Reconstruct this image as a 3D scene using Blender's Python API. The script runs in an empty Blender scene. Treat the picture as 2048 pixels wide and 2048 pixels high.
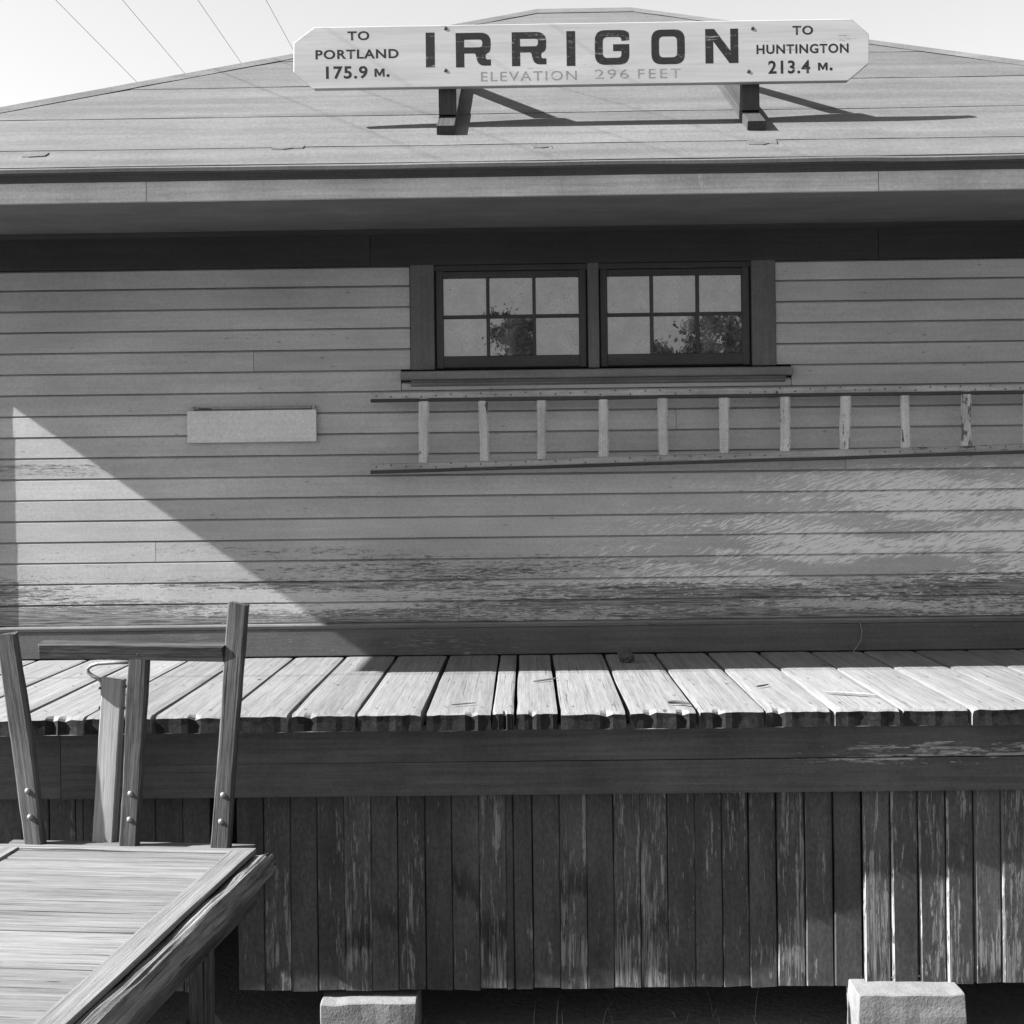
import bpy, bmesh, math, random
from mathutils import Vector, Matrix, noise as mnoise

# ------------------------------------------------------------------ camera
scene = bpy.context.scene
CAM_Z, FPX, YAW, ROLL = 2.45, 2665.0, math.radians(0.56), -0.0125
cam_d = bpy.data.cameras.new('camera')
cam = bpy.data.objects.new('camera', cam_d)
scene.collection.objects.link(cam)
scene.camera = cam
cam_d.sensor_width = 36.0
cam_d.lens = FPX / 2048.0 * 36.0
cam_d.shift_y = (954.0 - 1024.0) / 2048.0
cam_d.clip_start, cam_d.clip_end = 0.05, 3000.0
CAM_R = Matrix.Rotation(YAW, 4, 'Z') @ Matrix.Rotation(math.pi / 2, 4, 'X') @ Matrix.Rotation(ROLL, 4, 'Z')
cam.matrix_world = Matrix.Translation((0, 0, CAM_Z)) @ CAM_R

# ------------------------------------------------------------------ sky, sun, exposure
SUN_TRAVEL = Vector((1.397, 0.22, -1.0)).normalized()
to_sun = -SUN_TRAVEL
elev = math.asin(to_sun.z)
azim = math.atan2(to_sun.x, to_sun.y)
world = bpy.data.worlds.new('World')
scene.world = world
world.use_nodes = True
wn = world.node_tree
wn.nodes.clear()
sky = wn.nodes.new('ShaderNodeTexSky')
sky.sky_type = 'NISHITA'
sky.sun_disc = False
sky.sun_elevation = elev
sky.sun_rotation = azim
sky.dust_density = 1.0
bw = wn.nodes.new('ShaderNodeSeparateColor')   # blue-sensitive black-and-white film: the sky as its blue record
bg = wn.nodes.new('ShaderNodeBackground')
bg.inputs[1].default_value = 0.05
wo = wn.nodes.new('ShaderNodeOutputWorld')
wn.links.new(sky.outputs[0], bw.inputs[0])
wn.links.new(bw.outputs[2], bg.inputs[0])
wn.links.new(bg.outputs[0], wo.inputs[0])

sun_d = bpy.data.lights.new('sun', 'SUN')
sun_d.energy = 5.0
sun_d.angle = math.radians(0.5)
sun_d.color = (1.0, 1.0, 1.0)
sun = bpy.data.objects.new('sun', sun_d)
scene.collection.objects.link(sun)
sun.rotation_euler = SUN_TRAVEL.to_track_quat('-Z', 'Y').to_euler()
sun.location = (-20, -3, 20)

scene.view_settings.view_transform = 'Standard'
scene.view_settings.look = 'None'
scene.view_settings.gamma = 1.0
scene.view_settings.use_curve_mapping = False
scene.view_settings.exposure = 2.1

# ------------------------------------------------------------------ helpers
COL = scene.collection
W = {}
rng = random.Random(7)


def at(px, py, Y):
    """where the sight line through a picture point (2048 px picture) meets the upright plane y = Y"""
    d = CAM_R.to_3x3() @ Vector(((px - 1024.0) / FPX, (954.0 - py) / FPX, -1.0))
    t = Y / d.y
    return Vector((d.x * t, Y, CAM_Z + d.z * t))


def at_z(px, py, z):
    d = CAM_R.to_3x3() @ Vector(((px - 1024.0) / FPX, (954.0 - py) / FPX, -1.0))
    t = (z - CAM_Z) / d.z
    return Vector((d.x * t, d.y * t, z))


def put(name, mesh, mat, parent=None, M=None, smooth=False):
    o = bpy.data.objects.new(name, mesh)
    COL.objects.link(o)
    M = M or Matrix.Identity(4)
    if mat is not None and len(mesh.materials) == 0:
        mesh.materials.append(mat)
    if smooth:
        for p in mesh.polygons:
            p.use_smooth = True
    if parent is not None:
        o.parent = parent
        o.matrix_parent_inverse = W[parent].inverted()
    o.matrix_basis = M
    W[o] = M.copy()
    return o


def empty(name, loc, label=None, cat=None, group=None):
    o = bpy.data.objects.new(name, None)
    COL.objects.link(o)
    M = Matrix.Translation(loc)
    o.matrix_basis = M
    W[o] = M
    o.empty_display_size = 0.2
    tag(o, label, cat, group)
    return o


def tag(o, label=None, cat=None, group=None, kind=None):
    if label: o['label'] = label
    if cat: o['category'] = cat
    if group: o['group'] = group
    if kind: o['kind'] = kind
    return o


def mesh_from(name, verts, faces):
    m = bpy.data.meshes.new(name)
    m.from_pydata([tuple(v) for v in verts], [], faces)
    m.update()
    return m


def section(w, h, c):
    a, b = w / 2, h / 2
    return [(-a + c, -b), (a - c, -b), (a, -b + c), (a, b - c), (a - c, b), (-a + c, b), (-a, b - c), (-a, -b + c)]


def frame_matrix(p0, p1, up):
    x = (p1 - p0).normalized()
    z = (up - x * up.dot(x)).normalized()
    y = z.cross(x)
    M = Matrix((x, y, z)).transposed().to_4x4()
    M.translation = p0
    return M


def beam_mesh(L, w, h, c=0.004, segs=6, jit=0.0, seed=0, ends=0.0, droop=0.0, taper=1.0, twist=0.0, wear=0.0):
    """a length of timber along local x; local z is its thickness, y its width"""
    r = random.Random(seed)
    sec = section(w, h, c)
    st = [i / segs for i in range(segs + 1)]
    if wear:
        e = min(0.2, 0.035 / L)
        st = sorted(set(st + [e, 0.35 * e, 1 - e, 1 - 0.35 * e]))
    vs, fs = [], []
    n = len(sec)
    ph = r.uniform(0, 99)
    for k, s in enumerate(st):
        k_end = 1.0
        dz = 0.0
        if wear:
            d = min(s, 1 - s) * L
            if d < 0.034:
                q = 1 - d / 0.034
                dz = -wear * q * q
        sc = 1 + (taper - 1) * s
        oy = jit * mnoise.noise(Vector((s * L * 1.7, ph, 0)))
        oz = jit * 0.6 * mnoise.noise(Vector((s * L * 1.3, ph, 7)))
        sw = 1 + (jit / max(w, .01)) * 0.8 * mnoise.noise(Vector((s * L * 2.3, ph, 13)))
        an = twist * (s - 0.5)
        for j, (a, b) in enumerate(sec):
            xx = s * L
            if k == 0: xx += r.uniform(-ends, ends)
            if k == len(st) - 1: xx += r.uniform(-ends, ends)
            jy = r.uniform(-1, 1) * jit * 0.18
            jz = r.uniform(-1, 1) * jit * 0.12
            yy, zz = a * sc * sw + oy + jy, b * sc + oz + jz
            if b > 0: zz += dz
            if an:
                yy, zz = yy * math.cos(an) - zz * math.sin(an), yy * math.sin(an) + zz * math.cos(an)
            vs.append((xx, yy, zz))
    m = len(st)
    for k in range(m - 1):
        for j in range(n):
            a, b = k * n + j, k * n + (j + 1) % n
            fs.append((a, b, b + n, a + n)[::-1])
    fs.append(tuple(range(n)))
    fs.append(tuple((m - 1) * n + j for j in range(n))[::-1])
    return mesh_from('timber', vs, fs)


SEED = [0]


def beam(name, p0, p1, w, h, mat, parent, up=(0, 0, 1), end_mat=None, edge_mat=None, **kw):
    p0, p1, up = Vector(p0), Vector(p1), Vector(up)
    SEED[0] += 1
    kw.setdefault('seed', SEED[0])
    me = beam_mesh((p1 - p0).length, w, h, **kw)
    if edge_mat:
        me.materials.append(mat); me.materials.append(edge_mat)
        for p in list(me.polygons)[:-2]:
            if p.index % 8 == 3: p.material_index = 1
    if end_mat:
        me.materials.append(mat); me.materials.append(end_mat)
        me.polygons[len(me.polygons) - 1].material_index = 1
        me.polygons[len(me.polygons) - 2].material_index = 1
    return put(name, me, mat, parent, frame_matrix(p0, p1, up))


def extrude_x(name, prof, x0, x1, mat, parent, segs=1, smooth=False, wob=0.0, seed=0):
    """a moulding: a (y, z) outline run along x"""
    vs, fs = [], []
    n = len(prof)
    for i in range(segs + 1):
        x = x0 + (x1 - x0) * i / segs
        for (y, z) in prof:
            w_ = wob * mnoise.noise(Vector((x * 0.9, seed * 3.1, 0)))
            vs.append((x - x0, y, z + w_))
    for i in range(segs):
        for j in range(n):
            a, b = i * n + j, i * n + (j + 1) % n
            fs.append((a, b, b + n, a + n))
    fs.append(tuple(range(n))[::-1])
    fs.append(tuple(segs * n + j for j in range(n)))
    me = mesh_from(name, vs, fs)
    bm = bmesh.new(); bm.from_mesh(me)
    bmesh.ops.recalc_face_normals(bm, faces=bm.faces)
    bm.to_mesh(me); bm.free()
    return put(name, me, mat, parent, Matrix.Translation((x0, 0, 0)), smooth)


def box(name, lo, hi, mat, parent, bev=0.0):
    bm = bmesh.new()
    bmesh.ops.create_cube(bm, size=1.0)
    lo, hi = Vector(lo), Vector(hi)
    s = hi - lo
    c = (hi + lo) / 2
    for v in bm.verts:
        v.co = Vector((v.co.x * s.x, v.co.y * s.y, v.co.z * s.z))
    if bev:
        bmesh.ops.bevel(bm, geom=list(bm.edges), offset=bev, segments=2, affect='EDGES', profile=0.6)
    me = bpy.data.meshes.new(name)
    bm.to_mesh(me); bm.free()
    return put(name, me, mat, parent, Matrix.Translation(c))


def tube_mesh(pts, rad, n=8, closed_ends=True):
    vs, fs = [], []
    pts = [Vector(p) for p in pts]
    m = len(pts)
    rads = rad if isinstance(rad, (list, tuple)) else [rad] * m
    prev = None
    for i, p in enumerate(pts):
        d = (pts[min(i + 1, m - 1)] - pts[max(i - 1, 0)]).normalized()
        if prev is None:
            a = d.orthogonal().normalized()
        else:
            a = (prev - d * prev.dot(d)).normalized()
        prev = a
        b = d.cross(a)
        for j in range(n):
            t = 2 * math.pi * j / n
            vs.append(p + (a * math.cos(t) + b * math.sin(t)) * rads[i])
    for i in range(m - 1):
        for j in range(n):
            k = (j + 1) % n
            fs.append((i * n + j, i * n + k, (i + 1) * n + k, (i + 1) * n + j))
    if closed_ends:
        fs.append(tuple(range(n))[::-1])
        fs.append(tuple((m - 1) * n + j for j in range(n)))
    return mesh_from('tube', vs, fs)


def dome_mesh(r, h, n=10):
    vs, fs = [], []
    for i in range(4):
        t = i / 4 * math.pi / 2
        for j in range(n):
            a = 2 * math.pi * j / n
            vs.append((r * math.cos(t) * math.cos(a), r * math.cos(t) * math.sin(a), h * math.sin(t)))
    vs.append((0, 0, h))
    for i in range(3):
        for j in range(n):
            k = (j + 1) % n
            fs.append((i * n + j, i * n + k, (i + 1) * n + k, (i + 1) * n + j))
    for j in range(n):
        fs.append((3 * n + j, 3 * n + (j + 1) % n, 4 * n))
    return mesh_from('dome', vs, fs)


# ------------------------------------------------------------------ materials
class NT:
    def __init__(s, name):
        s.mat = bpy.data.materials.new(name)
        s.mat.use_nodes = True
        s.t = s.mat.node_tree
        s.t.nodes.clear()
        s.out = s.t.nodes.new('ShaderNodeOutputMaterial')
        s.b = s.t.nodes.new('ShaderNodeBsdfPrincipled')
        s.t.links.new(s.b.outputs[0], s.out.inputs[0])
        tc = s.t.nodes.new('ShaderNodeTexCoord')
        s.obj = tc.outputs['Object']
        oi = s.t.nodes.new('ShaderNodeObjectInfo')
        s.rand = oi.outputs['Random']
        g = s.t.nodes.new('ShaderNodeNewGeometry')
        s.pos = g.outputs['Position']
        off = s.t.nodes.new('ShaderNodeVectorMath'); off.operation = 'SCALE'
        off.inputs[0].default_value = (53.0, 31.0, 17.0)
        s.t.links.new(s.rand, off.inputs['Scale'])
        ad = s.t.nodes.new('ShaderNodeVectorMath'); ad.operation = 'ADD'
        s.t.links.new(s.obj, ad.inputs[0]); s.t.links.new(off.outputs[0], ad.inputs[1])
        s.vec = ad.outputs[0]

    def set(s, inp, v):
        if hasattr(v, 'is_linked') or isinstance(v, bpy.types.NodeSocket):
            s.t.links.new(v, inp)
        else:
            try:
                inp.default_value = v
            except TypeError:
                inp.default_value = (v, v, v, 1)

    def math(s, op, a, b=0.0, c=0.0, clamp=False):
        n = s.t.nodes.new('ShaderNodeMath'); n.operation = op; n.use_clamp = clamp
        s.set(n.inputs[0], a); s.set(n.inputs[1], b); s.set(n.inputs[2], c)
        return n.outputs[0]

    def mapv(s, vec, scale=(1, 1, 1), rot=(0, 0, 0), loc=(0, 0, 0)):
        n = s.t.nodes.new('ShaderNodeMapping')
        s.t.links.new(vec, n.inputs[0])
        n.inputs['Scale'].default_value = scale
        n.inputs['Rotation'].default_value = rot
        n.inputs['Location'].default_value = loc
        return n.outputs[0]

    def noise(s, vec, scale=1.0, detail=4.0, rough=0.6, dist=0.0):
        n = s.t.nodes.new('ShaderNodeTexNoise')
        s.t.links.new(vec, n.inputs['Vector'])
        n.inputs['Scale'].default_value = scale
        n.inputs['Detail'].default_value = detail
        n.inputs['Roughness'].default_value = rough
        n.inputs['Distortion'].default_value = dist
        return n.outputs[0]

    def voronoi(s, vec, scale=1.0, feat='F1', out='Distance', rnd=1.0):
        n = s.t.nodes.new('ShaderNodeTexVoronoi'); n.feature = feat
        s.t.links.new(vec, n.inputs['Vector'])
        n.inputs['Scale'].default_value = scale
        n.inputs['Randomness'].default_value = rnd
        return n.outputs[out]

    def ramp(s, v, a, b):
        """smooth 0..1 between a and b"""
        n = s.t.nodes.new('ShaderNodeMapRange'); n.interpolation_type = 'SMOOTHSTEP'
        s.set(n.inputs[0], v)
        n.inputs[1].default_value = a; n.inputs[2].default_value = b
        n.inputs[3].default_value = 0.0; n.inputs[4].default_value = 1.0
        return n.outputs[0]

    def lin(s, v, a, b, c, d):
        n = s.t.nodes.new('ShaderNodeMapRange')
        s.set(n.inputs[0], v)
        n.inputs[1].default_value = a; n.inputs[2].default_value = b
        n.inputs[3].default_value = c; n.inputs[4].default_value = d
        return n.outputs[0]

    def mixf(s, f, a, b):
        n = s.t.nodes.new('ShaderNodeMix'); n.data_type = 'FLOAT'
        s.set(n.inputs[0], f); s.set(n.inputs[2], a); s.set(n.inputs[3], b)
        return n.outputs[0]

    def xyz(s, vec):
        n = s.t.nodes.new('ShaderNodeSeparateXYZ'); s.t.links.new(vec, n.inputs[0])
        return n.outputs

    def bump(s, h, dist=0.002, strength=1.0):
        n = s.t.nodes.new('ShaderNodeBump')
        n.inputs['Strength'].default_value = strength
        n.inputs['Distance'].default_value = dist
        s.t.links.new(h, n.inputs['Height'])
        s.t.links.new(n.outputs[0], s.b.inputs['Normal'])

    def grey(s, v):
        """value -> neutral colour"""
        n = s.t.nodes.new('ShaderNodeCombineColor')
        for i in range(3):
            s.set(n.inputs[i], v)
        s.t.links.new(n.outputs[0], s.b.inputs['Base Color'])

    def finish(s, rough=0.85, spec=0.3):
        s.set(s.b.inputs['Roughness'], rough)
        s.b.inputs['Specular IOR Level'].default_value = spec
        return s.mat


def wood(name, light, dark, fine=120.0, crack=0.5, dist=0.0025, rough=0.9, stain=0.25, knots=False, vary=0.12):
    """weathered bare timber, grain along local x"""
    n = NT(name)
    g1 = n.noise(n.mapv(n.vec, (0.7, 34, 34)), 1.0, 8, 0.7, 0.25)
    g2 = n.noise(n.mapv(n.vec, (4.0, fine, fine)), 1.0, 6, 0.78)
    bl = n.noise(n.mapv(n.vec, (1.2, 3.5, 3.5)), 1.0, 5, 0.6)
    ck = n.noise(n.mapv(n.vec, (1.1, 95, 95)), 1.0, 3, 0.5, 0.3)
    ckm = n.ramp(ck, 0.69 - 0.04 * crack, 0.725 - 0.04 * crack)
    ckm = n.math('MULTIPLY', ckm, min(1.0, crack * 1.4))
    f = n.math('ADD', n.math('MULTIPLY', n.ramp(g1, 0.34, 0.66), 0.5), n.math('MULTIPLY', n.ramp(g2, 0.36, 0.64), 0.5))
    f = n.math('ADD', f, n.math('MULTIPLY', n.math('SUBTRACT', bl, 0.5), 4 * stain), clamp=True)
    v = n.mixf(f, dark, light)
    v = n.math('MULTIPLY', v, n.lin(n.rand, 0, 1, 1 - vary, 1 + vary))
    v = n.math('MULTIPLY', v, n.math('SUBTRACT', 1.0, n.math('MULTIPLY', ckm, 0.75)))
    if knots:
        kd = n.voronoi(n.mapv(n.vec, (3.2, 7.5, 7.5)), 1.0)
        kg = n.noise(n.mapv(n.vec, (1.0, 2.0, 2.0)), 1.0, 2, 0.5)
        kn = n.math('MULTIPLY', n.ramp(kd, 0.11, 0.05), n.ramp(kg, 0.46, 0.52))
        v = n.math('MULTIPLY', v, n.math('SUBTRACT', 1.0, n.math('MULTIPLY', kn, 0.7)))
    n.grey(v)
    h = n.math('ADD', n.math('MULTIPLY', g1, 0.6), n.math('MULTIPLY', g2, 0.4))
    h = n.math('SUBTRACT', h, n.math('MULTIPLY', ckm, 1.2))
    n.bump(h, dist, 1.0)
    return n.finish(rough, 0.15)


def painted(name, paint, under, under_d, amount=0.4, sx=7.0, sy=45.0, extra=None, dist=0.0012, rough=0.6,
            vary=0.08, blot=0.22, light_fleck=None, spread=0.9):
    """old paint flaking off timber; amount 0..1, grain along local x"""
    n = NT(name)
    fl = n.noise(n.mapv(n.vec, (sx, sy, sy)), 1.0, 5, 0.7, 0.2)
    lo = n.noise(n.mapv(n.vec, (0.9, 4.0, 4.0)), 1.0, 4, 0.6)
    sc = n.math('ADD', fl, n.math('MULTIPLY', n.math('SUBTRACT', lo, 0.5), spread))
    if extra is not None:
        sc = n.math('ADD', sc, extra(n))
    t = 0.86 - 0.5 * amount
    m = n.ramp(sc, t, t + 0.035)
    g2 = n.noise(n.mapv(n.vec, (4.0, 130, 130)), 1.0, 4, 0.7)
    bl = n.noise(n.vec, 2.2, 6, 0.65)
    fine = n.noise(n.vec, 65.0, 4, 0.75)
    pv = n.math('MULTIPLY', paint, n.lin(bl, 0.3, 0.7, 1 - blot, 1 + blot))
    pv = n.math('MULTIPLY', pv, n.lin(fine, 0.3, 0.7, 0.82, 1.18))
    pv = n.math('MULTIPLY', pv, n.lin(n.rand, 0, 1, 1 - vary, 1 + vary))
    sk = n.noise(n.mapv(n.vec, (1.3, 42, 42)), 1.0, 6, 0.7, 0.3)
    pv = n.math('MULTIPLY', pv, n.lin(sk, 0.3, 0.7, 1 - blot * .9, 1 + blot * .9))
    uv = n.mixf(n.ramp(g2, 0.32, 0.68), under_d, under)
    v = n.mixf(m, pv, uv)
    n.grey(v)
    h = n.math('SUBTRACT', n.math('MULTIPLY', g2, 0.35), n.math('MULTIPLY', m, 0.8))
    h = n.math('ADD', h, n.math('MULTIPLY', bl, 0.5))
    n.bump(h, dist, 1.0)
    return n.finish(n.mixf(m, rough, 0.95), 0.25)


def siding_material():
    n = NT('siding_paint')
    p = n.xyz(n.pos)
    X, Z = p[0], p[2]
    # flaking, heavier on the lowest boards and in a few boards of their own
    row = n.noise(n.mapv(n.pos, (0.35, 0, 7.0)), 1.0, 3, 0.5)
    fl = n.noise(n.mapv(n.vec, (13, 120, 120)), 1.0, 6, 0.75, 0.25)
    fl2 = n.noise(n.mapv(n.vec, (28, 150, 150)), 1.0, 5, 0.75)
    low = n.ramp(Z, 2.30, 1.60)
    am = n.math('ADD', n.math('MULTIPLY', low, 0.27), n.math('MULTIPLY', n.math('SUBTRACT', row, 0.5), 0.75))
    # one flaked board high up at the left
    bx = n.math('MULTIPLY', n.ramp(X, -2.05, -2.75), n.math('MULTIPLY', n.ramp(Z, 2.47, 2.49), n.ramp(Z, 2.575, 2.55)))
    am = n.math('ADD', am, n.math('MULTIPLY', bx, 0.2))
    m = n.ramp(n.math('ADD', n.math('ADD', n.math('MULTIPLY', fl, 0.6), n.math('MULTIPLY', fl2, 0.4)), am), 0.70, 0.75)
    # pale scuffed streaks slanting over the lower right of the wall
    wb = n.noise(n.vec, 3.0, 3, 0.6)
    wbv = n.t.nodes.new('ShaderNodeVectorMath'); wbv.operation = 'MULTIPLY_ADD'
    cb = n.t.nodes.new('ShaderNodeCombineXYZ'); n.set(cb.inputs[2], wb)
    n.t.links.new(cb.outputs[0], wbv.inputs[0]); wbv.inputs[1].default_value = (0, 0, .10); n.t.links.new(n.vec, wbv.inputs[2])
    rot = n.mapv(wbv.outputs[0], (1, 1, 1), (0, math.radians(20), 0))
    st = n.noise(n.mapv(rot, (10.0, 0, 100.0)), 1.0, 5, 0.72)
    ln = n.math('SUBTRACT', X, n.math('ADD', 0.15, n.math('MULTIPLY', n.math('SUBTRACT', Z, 1.75), 1.9)))
    reg = n.ramp(ln, -1.6, 1.4)
    reg = n.math('MULTIPLY', reg, n.ramp(Z, 1.55, 1.82))
    reg = n.math('MULTIPLY', reg, n.ramp(Z, 2.58, 2.42))
    wob = n.noise(n.mapv(n.pos, (0.8, 0, 5.0)), 1.0, 3, 0.6)
    reg = n.math('MULTIPLY', reg, n.ramp(wob, 0.31, 0.56))
    stm = n.ramp(n.math('ADD', st, n.math('MULTIPLY', reg, 0.27)), 0.66, 0.76)
    stm = n.math('MULTIPLY', stm, n.ramp(reg, 0.05, 0.25))
    g2 = n.noise(n.mapv(n.vec, (5, 150, 150)), 1.0, 4, 0.7)
    bl = n.noise(n.mapv(n.pos, (1.0, 1.0, 2.2)), 1.3, 6, 0.6)
    fine = n.noise(n.vec, 70.0, 4, 0.75)
    sk = n.noise(n.mapv(n.vec, (1.5, 40, 40)), 1.0, 6, 0.7, 0.3)
    pv = n.math('MULTIPLY', 0.30, n.lin(bl, 0.3, 0.7, 0.84, 1.14))
    pv = n.math('MULTIPLY', pv, n.lin(sk, 0.3, 0.7, 0.92, 1.08))
    pv = n.math('MULTIPLY', pv, n.lin(fine, 0.3, 0.7, 0.86, 1.14))
    pv = n.math('MULTIPLY', pv, n.lin(n.rand, 0, 1, 0.90, 1.09))
    nsp = n.voronoi(n.mapv(n.vec, (5.0, 14, 14)), 1.0)
    pv = n.math('MULTIPLY', pv, n.math('SUBTRACT', 1.0, n.math('MULTIPLY', n.ramp(nsp, 0.10, 0.04), 0.35)))
    pv = n.mixf(n.math('MULTIPLY', stm, 0.85), pv, 0.56)
    uv = n.mixf(n.ramp(g2, 0.35, 0.65), 0.05, 0.22)
    v = n.mixf(m, pv, uv)
    n.grey(v)
    h = n.math('SUBTRACT', n.math('MULTIPLY', g2, 0.25), n.math('MULTIPLY', m, 0.7))
    h = n.math('ADD', h, n.math('MULTIPLY', bl, 0.9))
    n.bump(h, 0.0011, 1.0)
    return n.finish(n.mixf(m, 0.6, 0.95), 0.25)


def roofing_material():
    n = NT('roofing_felt')
    a = n.noise(n.mapv(n.vec, (0.5, 6.0, 6.0)), 1.0, 6, 0.6)
    b = n.noise(n.vec, 1.3, 6, 0.65)
    c = n.noise(n.mapv(n.vec, (1, .35, .35)), 60, 4, 0.75)
    v = n.math('MULTIPLY', 0.087, n.lin(a, 0.3, 0.7, 0.78, 1.2))
    v = n.math('MULTIPLY', v, n.lin(b, 0.3, 0.7, 0.84, 1.14))
    v = n.math('MULTIPLY', v, n.lin(c, 0.3, 0.7, 0.82, 1.18))
    v = n.math('MULTIPLY', v, n.lin(n.rand, 0, 1, 0.93, 1.07))
    sp = n.voronoi(n.mapv(n.vec, (1.0, 1.6, 1.6)), 6.0)
    v = n.math('MULTIPLY', v, n.math('SUBTRACT', 1.0, n.math('MULTIPLY', n.ramp(sp, 0.05, 0.02), 0.35)))
    n.grey(v)
    h = n.math('ADD', n.math('MULTIPLY', a, 0.7), n.math('MULTIPLY', c, 0.12))
    n.bump(h, 0.006, 0.7)
    return n.finish(0.9, 0.2)


def sign_board_material():
    n = NT('sign_white_paint')
    g = n.noise(n.mapv(n.obj, (1.5, 45, 45)), 1.0, 6, 0.7, 0.4)
    g2 = n.noise(n.mapv(n.obj, (1.0, 18, 18)), 1.0, 5, 0.65, 0.6)
    fl = n.noise(n.mapv(n.obj, (6, 70, 70)), 1.0, 4, 0.7)
    lo = n.noise(n.mapv(n.obj, (1.2, 6, 6)), 1.0, 4, 0.6)
    cr = n.ramp(n.math('ADD', n.math('MULTIPLY', g, 0.75), n.math('MULTIPLY', lo, 0.25)), 0.635, 0.68)
    sp = n.ramp(n.math('ADD', fl, n.math('MULTIPLY', n.math('SUBTRACT', lo, 0.5), 0.5)), 0.68, 0.74)
    v = n.math('MULTIPLY', 0.36, n.lin(g2, 0.3, 0.7, 0.84, 1.08))
    v = n.math('MULTIPLY', v, n.lin(lo, 0.3, 0.7, 0.92, 1.06))
    m = n.math('MAXIMUM', n.math('MULTIPLY', cr, 0.6), n.math('MULTIPLY', sp, 0.7))
    v = n.mixf(m, v, 0.12)
    n.grey(v)
    n.bump(n.math('SUBTRACT', n.math('MULTIPLY', g, 0.5), m), 0.0012, 1.0)
    return n.finish(0.65, 0.25)


def letter_material(name, dark, pale, wear):
    n = NT(name)
    g = n.noise(n.mapv(n.pos, (3.0, 45, 70)), 1.0, 5, 0.7, 0.3)
    f = n.noise(n.pos, 55, 4, 0.7)
    m = n.ramp(n.math('ADD', n.math('MULTIPLY', g, 0.7), n.math('MULTIPLY', f, 0.3)), 0.64 - wear * 0.25, 0.69 - wear * 0.1)
    v = n.mixf(m, n.math('MULTIPLY', dark, n.lin(f, 0.3, 0.7, 0.8, 1.25)), pale)
    n.grey(v)
    return n.finish(0.7, 0.2)


def plain(name, val, rough=0.8, var=0.15, scale=14.0, spec=0.3, bump=0.0015, metal=0.0):
    n = NT(name)
    a = n.noise(n.vec, scale, 5, 0.65)
    b = n.noise(n.vec, scale * 9, 3, 0.6)
    v = n.math('MULTIPLY', val, n.lin(a, 0.3, 0.7, 1 - var, 1 + var))
    v = n.math('MULTIPLY', v, n.lin(b, 0.3, 0.7, 1 - var * 0.6, 1 + var * 0.6))
    n.grey(v)
    n.b.inputs['Metallic'].default_value = metal
    if bump:
        n.bump(n.math('ADD', a, n.math('MULTIPLY', b, 0.4)), bump, 1.0)
    return n.finish(rough, spec)


def glass_material():
    n = NT('dusty_window_glass')
    d = n.noise(n.vec, 60, 4, 0.7)
    sp = n.voronoi(n.vec, 70.0)
    ci = n.noise(n.vec, 9, 3, 0.6)
    v = n.math('MULTIPLY', n.lin(n.noise(n.vec, 7, 5, 0.7), 0.35, 0.7, 0.03, 0.13), n.lin(d, 0.3, 0.7, 0.5, 1.5))
    n.grey(v)
    spots = n.math('MULTIPLY', n.ramp(sp, 0.20, 0.12), n.ramp(ci, 0.5, 0.62))
    n.b.inputs['IOR'].default_value = 2.25
    n.t.links.new(n.math('SUBTRACT', 0.5, n.math('MULTIPLY', spots, 0.42)), n.b.inputs['Specular IOR Level'])
    wv = n.noise(n.vec, 5.0, 2, 0.5)
    n.bump(wv, 0.0003, 1.0)
    n.set(n.b.inputs['Roughness'], n.lin(spots, 0, 1, 0.006, 0.6))
    return n.mat


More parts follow.
